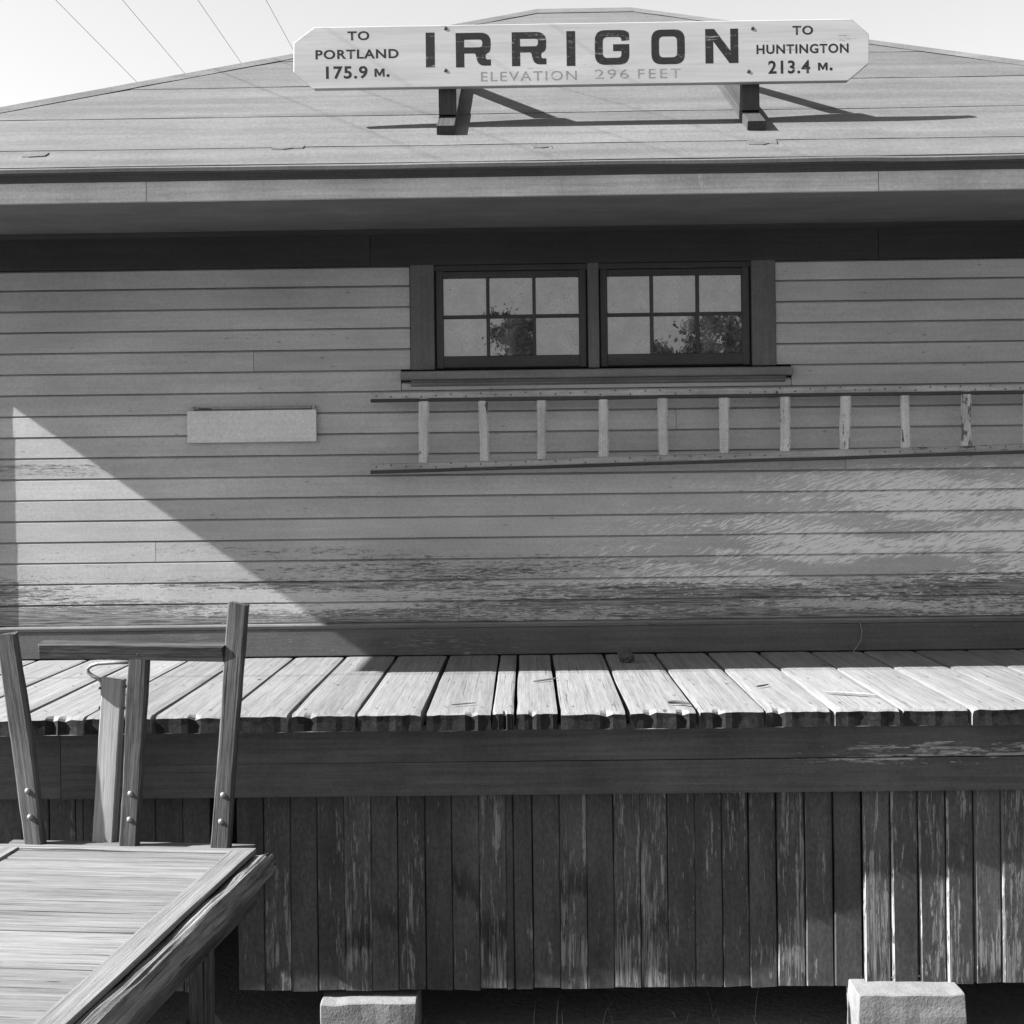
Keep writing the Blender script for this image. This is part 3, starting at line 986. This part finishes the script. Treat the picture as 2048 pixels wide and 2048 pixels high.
while x < 5.0:
    xm = x + SP / 2
    if not (abs(xm - gap_x) < SP * .5):
        y = 6.25
        rot = r.uniform(-.02, .02)
        if xm > 1.0:
            y = 6.25 - .126 * min(1.0, (xm - 1.0) / .62) + r.uniform(0, .006)
        if 1.53 < xm < 3.2:
            rot = r.uniform(-.05, -.02)
        elif abs(xm - at(500, 1800, 6.2).x) < .2:
            rot = .06
        up = Vector((math.sin(rot) * -1, -math.cos(rot), 0))
        bz = 0.109 - (y - 6.124) * .44 + r.uniform(-.004, .004)
        w_ = SP - r.uniform(.001, .005)
        chm = .009 if 1.53 < xm < 3.2 else .0035
        cuts = [(xm, w_)]
        if k in (34, 18):
            cuts = [(xm - SP * .36, w_ * .26), (xm + SP * .14, w_ * .70)]
        for (cx, cw) in cuts:
            beam('skirt_board', (cx + r.uniform(-.002, .002), y, bz), (cx, y + r.uniform(-.002, .002), 1.30), cw, .022, M_SKIRT, plat, up=up,
                 c=chm, edge_mat=(M_EDGE if (1.53 < xm < 3.2 or k in (22, 40, 45)) else None), segs=8, jit=.003, ends=.004, twist=r.uniform(-.02, .02))
    x += SP
    k += 1
for y in (6.25, 6.95, 7.6):
    beam('joist', (-5.0, y + .05, 1.21), (5.0, y + .05, 1.21), .09, .2, M_DARKWOOD, plat, segs=2)
box('end_wall', (-5.03, 6.23, GZ), (-5.0, 7.85, 1.30), M_DARKWOOD, plat)
box('end_wall', (5.0, 6.23, GZ), (5.03, 7.85, 1.30), M_DARKWOOD, plat)


def concrete(name, lo, hi, label, seed):
    bm = bmesh.new()
    bmesh.ops.create_cube(bm, size=1.0)
    lo, hi = Vector(lo), Vector(hi)
    s, c = hi - lo, (hi + lo) / 2
    bmesh.ops.scale(bm, vec=s, verts=bm.verts)
    bmesh.ops.bevel(bm, geom=list(bm.edges), offset=.005, segments=1, affect='EDGES')
    bmesh.ops.subdivide_edges(bm, edges=[e for e in bm.edges if e.calc_length() > .1], cuts=6, use_grid_fill=True)
    for v in bm.verts:
        q = v.co * 9 + Vector((seed, 0, 0))
        v.co += Vector((mnoise.noise(q), mnoise.noise(q + Vector((9, 0, 0))), mnoise.noise(q + Vector((0, 9, 0))))) * .008
    me = bpy.data.meshes.new(name)
    bm.to_mesh(me); bm.free()
    o = put(name, me, M_CONC, None, Matrix.Translation(c), False)
    return tag(o, label, 'concrete block', 'footing blocks under the platform')


a, b = at(1716, 1990, 5.97), at(1932, 1990, 5.97)
concrete('concrete_block', (a.x, 5.965, GZ - .06), (b.x, 6.19, .117), 'sunlit concrete footing block under the right end of the platform', 3)
a, b = at(640, 1990, 6.17), at(832, 1990, 6.17)
concrete('concrete_block', (a.x, 6.16, GZ - .06), (b.x, 6.50, .022), 'shaded concrete footing block under the platform beside the cart', 8)

# ------------------------------------------------------------------ station name board on the roof
SY = 7.34
sg = empty('station_sign', (0.4, SY + .1, roof_z(SY + .1)), 'long white wooden name board lettered IRRIGON on two roof posts', 'sign')
pts = [(628, 53), (1703, 39), (1738, 70), (1738, 128), (1696, 162), (628, 177), (587, 142), (587, 84)]
P = [at(px, py, SY) for px, py in pts]
zt = (P[0].z + P[1].z) / 2; zb = (P[4].z + P[5].z) / 2
P[0].z = P[1].z = zt; P[4].z = P[5].z = zb
P[2].z = P[7].z = (P[2].z + P[7].z) / 2 ; P[3].z = P[6].z = (P[3].z + P[6].z) / 2
sc = Vector((0.4, SY, (zt + zb) / 2))
bm = bmesh.new()
f = bm.faces.new([bm.verts.new(p - sc) for p in P])
ex = bmesh.ops.extrude_face_region(bm, geom=[f])
for v in ex['geom']:
    if isinstance(v, bmesh.types.BMVert): v.co.y += .045
bmesh.ops.recalc_face_normals(bm, faces=bm.faces)
bmesh.ops.bevel(bm, geom=list(bm.edges), offset=.003, segments=1, affect='EDGES')
me = bpy.data.meshes.new('board'); bm.to_mesh(me); bm.free()
board = put('board', me, M_SIGN, sg, Matrix.Translation(sc))
for px in (894.6, 1502):
    q = at(px, 215, SY + .05)
    X = q.x
    y0, y1 = 7.234, 8.62
    nrm = Vector((0, -PITCH, 1)).normalized()
    lift = nrm * .032
    A = Vector((X, y0, roof_z(y0))) + lift; B = Vector((X, y1, roof_z(y1))) + lift
    beam('sleeper', A, B, .10, .05, M_POST, sg, up=nrm, segs=6, jit=.003)
    py = SY + .045 + .052
    beam('post', (X, py, roof_z(py) + .055), (X, py, zt - .02), .096, .096, M_POST, sg, up=(0, -1, 0), segs=4, jit=.002)
    beam('brace', (X, y1 - .25, roof_z(y1 - .25) + .075), (X, py + .06, zt - .06), .085, .045, M_POST, sg, up=nrm, segs=4, jit=.002)
for px, py in ((891, 57), (891, 141), (1505, 57), (1497, 143)):
    q = at(px, py, SY)
    Mx = Matrix.Translation((q.x, SY - .0005, q.z)) @ Matrix.Rotation(math.pi / 2, 4, 'X')
    put('bolt', dome_mesh(.011, .003), M_IRON, sg, Mx, True)


def round_path(corners):
    """corner list of (x, z, radius) -> outline"""
    out = []
    n_ = len(corners)
    for i, (x, z, rad) in enumerate(corners):
        p = Vector((x, z)); a = Vector(corners[i - 1][:2]); b = Vector(corners[(i + 1) % n_][:2])
        if rad <= 0:
            out.append(p); continue
        p0 = p + (a - p).normalized() * min(rad, (a - p).length * .5)
        p1 = p + (b - p).normalized() * min(rad, (b - p).length * .5)
        for k_ in range(7):
            t = k_ / 6
            out.append(p0 * (1 - t) ** 2 + p * 2 * t * (1 - t) + p1 * t * t)
    return out


GLYPH = {
    'I': [[(0, 0, 0), (0, 1, 0), (1, 1, 0), (1, 0, 0)]],
    'R': [[(0, 0, 0), (0, 1, 0), (1, 1, .3), (1, .44, .2), (.84, .38, .08), (.86, .22, .06), (1, .22, 0), (1, .04, 0), (.64, .04, .2), (.56, .40, .06), (.24, .40, 0), (.24, 0, 0)],
          [(.24, .58, 0), (.24, .80, 0), (.76, .80, .1), (.76, .58, .1)]],
    'G': [[(1, .70, 0), (1, 1, .3), (0, 1, .3), (0, 0, .3), (1, 0, .3), (1, .59, 0), (.53, .59, 0), (.53, .39, 0), (.77, .39, 0), (.77, .2, .12), (.23, .2, .14), (.23, .8, .14), (.76, .8, .12), (.78, .68, 0)]],
    'O': [[(0, 0, .3), (0, 1, .3), (1, 1, .3), (1, 0, .3)], [(.23, .2, .14), (.23, .8, .14), (.77, .8, .14), (.77, .2, .14)]],
    'M': [[(0, 0, 0), (0, 1, 0), (.26, 1, 0), (.5, .45, 0), (.74, 1, 0), (1, 1, 0), (1, 0, 0), (.79, 0, 0), (.79, .62, 0), (.57, .1, 0), (.43, .1, 0), (.21, .62, 0), (.21, 0, 0)]],
    '.': [[(0, 0, .4), (0, 1, .4), (1, 1, .4), (1, 0, .4)]],
    'N': [[(0, 0, 0), (0, 1, 0), (.27, 1, 0), (.76, .36, 0), (.76, 1, 0), (1, 1, 0), (1, 0, 0), (.73, 0, 0), (.24, .64, 0), (.24, 0, 0)]],
}


def curve_to_mesh(cu):
    ob = bpy.data.objects.new('tmp', cu)
    COL.objects.link(ob)
    dg = bpy.context.evaluated_depsgraph_get()
    me = bpy.data.meshes.new_from_object(ob.evaluated_get(dg))
    bpy.data.objects.remove(ob)
    return me


def fit(me, px0, px1, py0, py1, name, mat):
    """lay flat lettering on the face of the board inside a box"""
    a, b = at(px0, py1, SY), at(px1, py0, SY)
    xs_ = [v.co.x for v in me.vertices]; zs2 = [v.co.y for v in me.vertices]
    x0, x1, z0, z1 = min(xs_), max(xs_), min(zs2), max(zs2)
    for v in me.vertices:
        X = a.x + (v.co.x - x0) / (x1 - x0) * (b.x - a.x)
        Z = a.z + (v.co.y - z0) / (z1 - z0) * (b.z - a.z)
        v.co = (X, SY - .0003, Z)
    me.materials.clear()
    return put(name, me, mat, board)


def big(ch, px0, px1, py0, py1):
    cu = bpy.data.curves.new('glyph', 'CURVE')
    cu.dimensions = '2D'; cu.fill_mode = 'BOTH'
    for loop in GLYPH[ch]:
        pp = round_path(loop)
        s = cu.splines.new('POLY'); s.points.add(len(pp) - 1); s.use_cyclic_u = True
        for i_, p in enumerate(pp): s.points[i_].co = (p.x, p.y, 0, 1)
    return fit(curve_to_mesh(cu), px0, px1, py0, py1, 'letter', M_LETTER)


for ch, x0, x1, y0, y1 in (('I', 852, 869, 65, 135), ('R', 912, 981, 65, 135), ('R', 1024, 1092, 63.5, 132.5), ('I', 1133.4, 1150, 62, 132),
                           ('G', 1190, 1258, 59.5, 130), ('O', 1303, 1369, 58.5, 129), ('N', 1411, 1476, 57, 127),
                           ('M', 749, 769, 137, 154), ('.', 773, 779, 148, 154), ('M', 1636, 1655, 125, 141), ('.', 1659, 1665, 135, 141)):
    big(ch, x0, x1, y0, y1)


def word(txt, px0, px1, py0, py1, mat=None, bold=.026, space=1.12):
    cu = bpy.data.curves.new('word', 'FONT')
    cu.body = txt; cu.size = 1.0; cu.offset = bold; cu.space_character = space; cu.resolution_u = 4
    return fit(curve_to_mesh(cu), px0, px1, py0, py1, 'lettering', mat or M_LETTER)


word('TO', 695, 738.5, 62, 81)
word('PORTLAND', 631, 797, 97.5, 119)
word('175.9', 652, 735, 131.5, 158.5)
word('TO', 1585, 1626, 51, 70)
word('HUNTINGTON', 1513, 1697, 86.5, 108.5)
word('213.4', 1536.5, 1620, 120, 148)
word('ELEVATION', 962, 1153, 141, 163, M_FADED, .0, 1.2)
word('296', 1190, 1257, 138, 158, M_FADED, .0, 1.2)
word('FEET', 1276, 1361, 137, 157, M_FADED, .0, 1.3)

# ------------------------------------------------------------------ ladder on the wall
LY = 7.77
lad = empty('ladder', at(742, 940, LY), 'long tapered wooden ladder hung flat on the wall below the windows', 'ladder')
tl, tr_ = at(742, 792, LY), at(2018, 775, LY)
bl_, br_ = at(742, 935, LY), at(2018, 895.5, LY)
ext = 1.45
TL, TR = tl, tl + (tr_ - tl) * ext
BL, BR = bl_, bl_ + (br_ - bl_) * ext
for p, q in ((TL, TR), (BL, BR)):
    beam('rail', p, q, .040, .06, M_LADDER, lad, up=(0, -1, 0), c=.006, segs=16, jit=.004)
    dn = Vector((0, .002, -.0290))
    beam('rail_shade', p + dn, q + dn, .018, .062, M_RAILEDGE, lad, up=(0, -1, 0), c=.003, segs=16, jit=.004)  # added dark strip standing for the rail's shaded lower half
r = random.Random(5)
for k in range(14):
    px = 846 + 120.55 * k
    f_ = (px - 742) / (2018 - 742)
    if f_ > ext - .02: break
    pt, pb = TL + (tr_ - tl) * f_, BL + (br_ - bl_) * f_
    beam('rung', pb + Vector((r.uniform(-.004, .004), -.012, .018)), pt + Vector((r.uniform(-.004, .004), -.012, -.018)), .056, .024, M_RUNG, lad, up=(0, -1, 0), c=.009, segs=8, jit=.014, twist=r.uniform(-.1, .1))
bm = bmesh.new()
for p, q in ((TL, TR), (BL, BR)):
    nn = 62
    for i in range(nn):
        c_ = p + (q - p) * ((i + .4) / nn) + Vector((0, -.0308, r.uniform(-.012, .012)))
        bmesh.ops.create_circle(bm, cap_ends=True, radius=.0055, segments=7, matrix=Matrix.Translation(c_) @ Matrix.Rotation(math.pi / 2, 4, 'X'))
me = bpy.data.meshes.new('nails'); bm.to_mesh(me); bm.free()
tag(put('nail_heads', me, M_IRON, lad), kind='stuff')
for f_ in (.635, 1.1):
    p = TL + (tr_ - tl) * f_
    me = tube_mesh([(p.x, WALL_Y + .005, p.z - .03), (p.x, LY + .01, p.z - .03), (p.x, LY - .03, p.z - .029), (p.x, LY - .042, p.z - .02), (p.x, LY - .042, p.z - .005)], .005, 6)
    put('hook', me, M_IRON, lad, smooth=True)

# ------------------------------------------------------------------ blank board on the wall
bp = empty('blank_board', at(503, 887, WALL_Y), 'small blank pale board fixed on the wall left of the ladder', 'notice board')
a, b = at(375, 886, WALL_Y - .03), at(632, 819, WALL_Y - .03)
beam('panel', (a.x, WALL_Y - .022, (a.z + b.z) / 2), (b.x, WALL_Y - .022, (a.z + b.z) / 2), b.z - a.z, .026, M_PANEL, bp, up=(0, -1, 0), c=.003, segs=4, jit=.001)
rz = b.z + .014
put('rod', tube_mesh([(a.x + .03, WALL_Y - .018, rz), (b.x - .01, WALL_Y - .018, rz)], .0065, 8), M_LADDER, bp, smooth=True)
for X in (a.x + .033, b.x - .014):
    box('bracket', (X - .008, WALL_Y - .030, b.z - .002), (X + .008, WALL_Y + .002, rz + .012), M_LADDER, bp, .002)

# ------------------------------------------------------------------ baggage cart
CO = Vector((-1.17, 5.70, 0.0))
ang = math.radians(5.8)
U = Vector((-math.cos(ang), math.sin(ang), 0))       # leftwards along the far end
V = Vector((-math.sin(ang), -math.cos(ang), 0))      # towards the viewer
BZ = 0.872
CW_, CL_ = 1.13, 2.5
cart = empty('baggage_cart', CO + U * .53 + V * 1.2, 'old wooden baggage cart with upright stakes standing before the platform', 'cart')


def cp(u, v, z):
    return CO + U * u + V * v + Vector((0, 0, z))


r = random.Random(77)
v = 0.075
kk = 0
while v < CL_ - .1:
    w_ = r.choice((.095, .12, .13, .14))
    zz = BZ - .014 + r.uniform(-.003, .003)
    beam('bed_board', cp(CW_ - .10, v + w_ / 2, zz), cp(.100, v + w_ / 2 + r.uniform(-.004, .004), zz), w_ - r.uniform(.006, .012), .026, M_BED, cart, segs=10, c=.004, jit=.003, ends=.004)
    v += w_
    kk += 1
beam('end_rail', cp(CW_ + .02, .035, BZ - .021), cp(-.0, .035, BZ - .021), .062, .05, M_BED, cart, segs=8, c=.008, jit=.004)
beam('end_rail', cp(CW_, -.055, BZ - .026), cp(.03, -.055, BZ - .030), .05, .05, M_BED, cart, segs=8, c=.006, jit=.005)
beam('side_rail', cp(.047, .07, BZ - .004), cp(.047, CL_, BZ - .004), .105, .022, M_BED, cart, segs=12, c=.004, jit=.004)
beam('side_rail', cp(CW_ - .045, .07, BZ - .004), cp(CW_ - .045, CL_, BZ - .004), .105, .022, M_BED, cart, segs=12, c=.004, jit=.004)
for u in (.10, CW_ - .10):
    beam('underframe', cp(u, -.03, BZ - .085), cp(u, CL_, BZ - .085), .07, .11, M_STAKE, cart, segs=6, jit=.004)
# splintered log along the near side
lp, lr = [], []
for i in range(46):
    t = i / 45
    v = .0 + t * (CL_ + .0)
    wob = .004 * mnoise.noise(Vector((v * 2, 3, 0)))
    lp.append(cp(-.034 + wob, v, BZ - .066 + .003 * mnoise.noise(Vector((v * 2, 0, 9)))))
    lr.append(.054 * (1 + .12 * mnoise.noise(Vector((v * 5, 1, 1)))) * (0.72 if i == 0 else 1))
me = tube_mesh(lp, lr, 40)
for i, vv in enumerate(me.vertices):
    j = i % 40
    c_ = lp[i // 40]
    d = vv.co - c_
    tt = i // 40
    an_ = 2 * math.pi * j / 40
    sq = 1.0 / max(abs(math.cos(an_ + .5)), abs(math.sin(an_ + .5)))
    d = d * (1 + .45 * (min(sq, 1.3) - 1.1))
    ridge = mnoise.noise(Vector((math.cos(an_) * 7, math.sin(an_) * 7, tt * .11))) * .14 + mnoise.noise(Vector((math.cos(an_) * 2, math.sin(an_) * 2, tt * .35))) * .09
    vv.co = c_ + d * (1 + ridge)
    if tt == 0: vv.co += V * r.uniform(-.05, .03)
Ml = frame_matrix(lp[0], lp[-1], Vector((0, 0, 1)))
me.transform(Ml.inverted())
put('log_bumper', me, M_LOG, cart, Ml)
beam('lower_rail', cp(.04, -.02, BZ - .20), cp(.04, CL_, BZ - .20), .06, .10, M_STAKE, cart, segs=8, jit=.006)


def stake(px_b, py_b, px_t, py_t, name='stake', w_=.083, th=.048, mat=None, vv=-.005, dv=0.0, parent=None, c=.008, jit=.008):
    """a stake through two picture points, standing in the far end of the bed"""
    def hit(px, py, v_):
        o0 = Vector((0, 0, CAM_Z)); d = at(px, py, 1.0) - o0
        nn = V; p0 = cp(0, v_, 0)
        t = (p0 - o0).dot(nn) / d.dot(nn)
        return o0 + d * t
    p0, p1 = hit(px_b, py_b, vv), hit(px_t, py_t, vv + dv)
    d = (p1 - p0).normalized()
    return beam(name, p0 - d * .14, p1, w_, th, mat or M_STAKE, parent or cart, up=V, c=c, segs=18, jit=jit, ends=.006, twist=.03), p0, p1, d


s3 = stake(442, 1692, 476, 1206)
s2 = stake(259, 1688, 279, 1319)
s1 = stake(72, 1684, 14, 1268, w_=.088)
for s_, spots in ((s3, ((446, 1590), (442, 1643))), (s2, ((261, 1587), (259, 1639))), (s1, ((55, 1582), (60, 1634)))):
    for px, py in spots:
        o0 = Vector((0, 0, CAM_Z)); d = at(px, py, 1.0) - o0
        t = (cp(0, -.005 + .024, 0) - o0).dot(V) / d.dot(V)
        q = o0 + d * t
        z = V.normalized(); xx = Vector((0, 0, 1)); yy = z.cross(xx)
        Mb = Matrix((xx, yy, z)).transposed().to_4x4(); Mb.translation = q - z * .002
        put('bolt', dome_mesh(.0135, .012), M_BOLT, cart, Mb, True)


def hit_v(px, py, v_):
    o0 = Vector((0, 0, CAM_Z)); d = at(px, py, 1.0) - o0
    t = (cp(0, v_, 0) - o0).dot(V) / d.dot(V)
    return o0 + d * t


ca, cb = hit_v(84, 1300, .0), hit_v(450, 1304, .0)
beam('crossbar', ca, cb, .052, .072, M_STAKE, cart, up=(V * .25 + Vector((0, 0, 1))).normalized(), c=.006, segs=8, jit=.004, ends=.008)
for px, py in ((96, 1299), (276, 1308)):
    q = hit_v(px, py, .02)
    z = V.normalized(); xx = Vector((0, 0, 1)); yy = z.cross(xx)
    Mb = Matrix((xx, yy, z)).transposed().to_4x4(); Mb.translation = q
    put('bolt', dome_mesh(.007, .005), M_IRON, cart, Mb, True)
# tongue folded upright with its iron loop
tg, t0, t1, td = stake(210, 1672, 229, 1356, 'tongue', .094, .055, M_TONGUE, -.085, -.01, None, .005, .003)
loop = [(277, 1324), (230, 1325), (196, 1327), (183, 1331), (175, 1338), (177, 1346), (186, 1352), (196, 1357), (203, 1363), (205, 1372), (205, 1400), (204, 1425)]
me = tube_mesh([hit_v(px, py, -.085) for px, py in loop], .0085, 8)
put('handle', me, M_BOLT, tg, smooth=True)
for px, py in ((202, 1378), (202, 1417), (254, 1375), (252, 1418)):
    q = hit_v(px, py, -.085)
    put('rivet', dome_mesh(.012, .012), M_IRON, tg, Matrix.Translation(q), True)
# wheels under the bed
for v_ in (.42, 2.0):
    for u_ in (.12, CW_ - .12):
        c_ = cp(u_, v_, .24 + GZ)
        segs_ = 28
        vs, fs = [], []
        for s_ in (-.035, .035):
            for rad in (.24, .205):
                for j in range(segs_):
                    t = 2 * math.pi * j / segs_
                    vs.append(c_ + U * s_ + V * (math.cos(t) * rad) + Vector((0, 0, math.sin(t) * rad)))
        S = segs_
        for j in range(S):
            k_ = (j + 1) % S
            fs += [(j, k_, S + k_, S + j), (2 * S + j, 3 * S + j, 3 * S + k_, 2 * S + k_), (j, 2 * S + j, 2 * S + k_, k_), (S + j, S + k_, 3 * S + k_, 3 * S + j)]
        wh = put('wheel', mesh_from('wheel', vs, fs), M_IRON, cart)
        for j in range(8):
            t = math.pi * j / 4
            dd = V * math.cos(t) + Vector((0, 0, math.sin(t)))
            put('spoke', tube_mesh([c_ + dd * .03, c_ + dd * .21], .016, 6), M_STAKE, wh)
        put('hub', tube_mesh([c_ - U * .06, c_ + U * .06], .045, 12), M_IRON, wh)
    beam('axle', cp(.06, v_, .24 + GZ), cp(CW_ - .06, v_, .24 + GZ), .05, .05, M_IRON, cart, segs=2)
    for u_ in (.10, CW_ - .10):
        beam('bolster', cp(u_, v_, .25 + GZ), cp(u_, v_, BZ - .13), .08, .08, M_STAKE, cart, up=V, segs=2)

# ------------------------------------------------------------------ small things on the platform
bm = bmesh.new()
bmesh.ops.create_icosphere(bm, subdivisions=3, radius=.045)
for v in bm.verts:
    k_ = 1 + .28 * mnoise.noise(v.co * 28) + .2 * mnoise.noise(v.co * 60)
    v.co = Vector((v.co.x * 1.0 * k_, v.co.y * k_, v.co.z * .95 * k_))
me = bpy.data.meshes.new('stone'); bm.to_mesh(me); bm.free()
q = at_z(1254, 1326, PT)
tag(put('stone', me, M_ROCK, None, Matrix.Translation((q.x, q.y + .03, PT + .038))), 'dark lump of stone lying on the planks against the wall', 'stone')


def twig(px0, py0, px1, py1, rad, label, bend=.01, name='splinter', cat='splinter', mat=None):
    a_, b_ = at_z(px0, py0, PT), at_z(px1, py1, PT)
    pts_ = []
    for i in range(6):
        t = i / 5
        p = a_.lerp(b_, t) + Vector((0, bend * math.sin(t * 3.1), rad + .006))
        pts_.append(p)
    me = tube_mesh(pts_, [rad * .6, rad, rad, rad * .9, rad * .8, rad * .4], 6)
    o = put(name, me, mat or M_STRAW)
    return tag(o, label, cat, 'splinters on the platform')


twig(1651, 1390, 1752, 1396, .008, 'longest pale splinter lying on the sunlit planks at the right', .006)
twig(1336, 1411, 1381, 1414, .009, 'dark curled chip at the front edge of the planks', .02, mat=M_ROCK)
twig(1513, 1377, 1537, 1373, .005, 'short dark splinter lying on the planks above the long one', -.006, mat=M_ROCK)
twig(901, 1414, 953, 1410, .005, 'thin splinter lying near the front edge of the middle planks', .004)
twig(1066, 1367, 1115, 1360, .005, 'thin splinter lying across the plank joint below the windows', -.004)
# dry stalk hanging down the baseboard
pts_ = [at(px, py, WALL_Y - .03) for px, py in ((1720, 1246), (1724, 1262), (1722, 1280), (1714, 1293), (1707, 1303))]
o = put('dry_stalk', tube_mesh(pts_, .0028, 5), M_STRAW)
tag(o, 'pale dry stalk bent against the dark baseboard at the right', 'stalk')

# ------------------------------------------------------------------ wires
for i, rr in enumerate((-.960, -.823, -.668, -.527)):
    zr = 4.2
    pts_ = []
    for k in range(41):
        y = -60 + 180 * k / 40
        pts_.append((rr * zr, y, CAM_Z + zr + ((y - 9) / 60.0) ** 2 * .5))
    o = put('overhead_wire', tube_mesh(pts_, .0021, 6), M_WIRE)
    tag(o, ('outermost overhead wire crossing the sky at far left', 'second overhead wire from the left above the roof',
            'third overhead wire from the left above the roof', 'overhead wire passing nearest to the sign board')[i], 'wire', 'wires over the roof')
y_w = 6.98 - .18 * 4.6
pts_ = [(-60 + 3 * k, y_w, PT + 4.6 + ((k - 20) / 20) ** 2 * .3) for k in range(41)]
o = put('overhead_wire', tube_mesh(pts_, .007, 6), M_WIRE)
tag(o, 'overhead wire running along above the platform', 'wire', 'wires along the platform')

# ------------------------------------------------------------------ weeds under the platform edge
r = random.Random(3)
vs, fs = [], []
for i in range(30):
    x = r.choice((r.gauss(1.05, .25), r.uniform(-2, 2.6)))
    y = r.uniform(6.0, 6.5)
    h = r.uniform(.03, .13)
    lx, ly = r.uniform(-.08, .08), r.uniform(-.05, .03)
    wd = r.uniform(.001, .003)
    b_ = len(vs)
    for t in (0, .5, 1):
        cx, cy, cz = x + lx * t * t, y + ly * t * t, GZ + h * 1.6 * t
        vs += [(cx - wd * (1 - t * .8), cy, cz), (cx + wd * (1 - t * .8), cy + wd, cz)]
    fs += [(b_, b_ + 1, b_ + 3, b_ + 2), (b_ + 2, b_ + 3, b_ + 5, b_ + 4)]
tag(put('dry_weeds', mesh_from('weeds', vs, fs), M_STRAW), 'thin dry weeds along the foot of the platform', 'weeds', kind='stuff')

# ------------------------------------------------------------------ trees across the yard, seen mirrored in the windows
def tree(loc, h, cr, label, seed):
    r = random.Random(seed)
    t = empty('tree', loc, label, 'tree', 'trees across the yard')
    loc = Vector(loc)
    put('trunk', tube_mesh([loc + Vector((0, 0, -.2)), loc + Vector((.1, 0, h * .3)), loc + Vector((-.1, .1, h * .6)), loc + Vector((0, 0, h * .9))], [.28, .22, .15, .03], 9), M_BARK, t, smooth=True)
    vs, fs = [], []
    clumps = []
    for i in range(95):
        a_ = r.uniform(0, 6.28); k_ = r.random() ** .5
        zz = r.uniform(.38, 1.0)
        wid = cr * (1 - abs((zz - .62) / .42) ** 2 * .75)
        clumps.append((Vector((math.cos(a_) * wid * k_, math.sin(a_) * wid * k_, zz * h)), r.uniform(.22, .7)))
    for i in range(9):
        c_, _ = clumps[i]
        put('limb', tube_mesh([loc + Vector((0, 0, c_.z * .6)), loc + c_ * .5 + Vector((0, 0, c_.z * .35)), loc + c_], [.08, .05, .02], 6), M_BARK, t, smooth=True)
    for c_, s_ in clumps:
        for j in range(90):
            d = Vector((r.gauss(0, 1), r.gauss(0, 1), r.gauss(0, .8))) * s_ * .6
            p = loc + c_ + d
            u_ = Vector((r.uniform(-1, 1), r.uniform(-1, 1), r.uniform(-1, 1))).normalized() * .13
            w_ = u_.orthogonal().normalized() * .08
            b_ = len(vs)
            vs += [p - u_, p + w_, p + u_, p - w_]
            fs.append((b_, b_ + 1, b_ + 2, b_ + 3))
    put('crown', mesh_from('crown', vs, fs), M_LEAF, t)


tree((-1.1, -60, 0), 11.2, 2.5, 'tallest tree across the yard, mirrored in the left window', 1)
tree((10.6, -60, 0), 11.0, 2.1, 'tree across the yard, mirrored in the right window', 2)
tree((7.6, -62, 0), 9.6, 1.9, 'low tree across the yard, mirrored at the foot of the right window', 4)
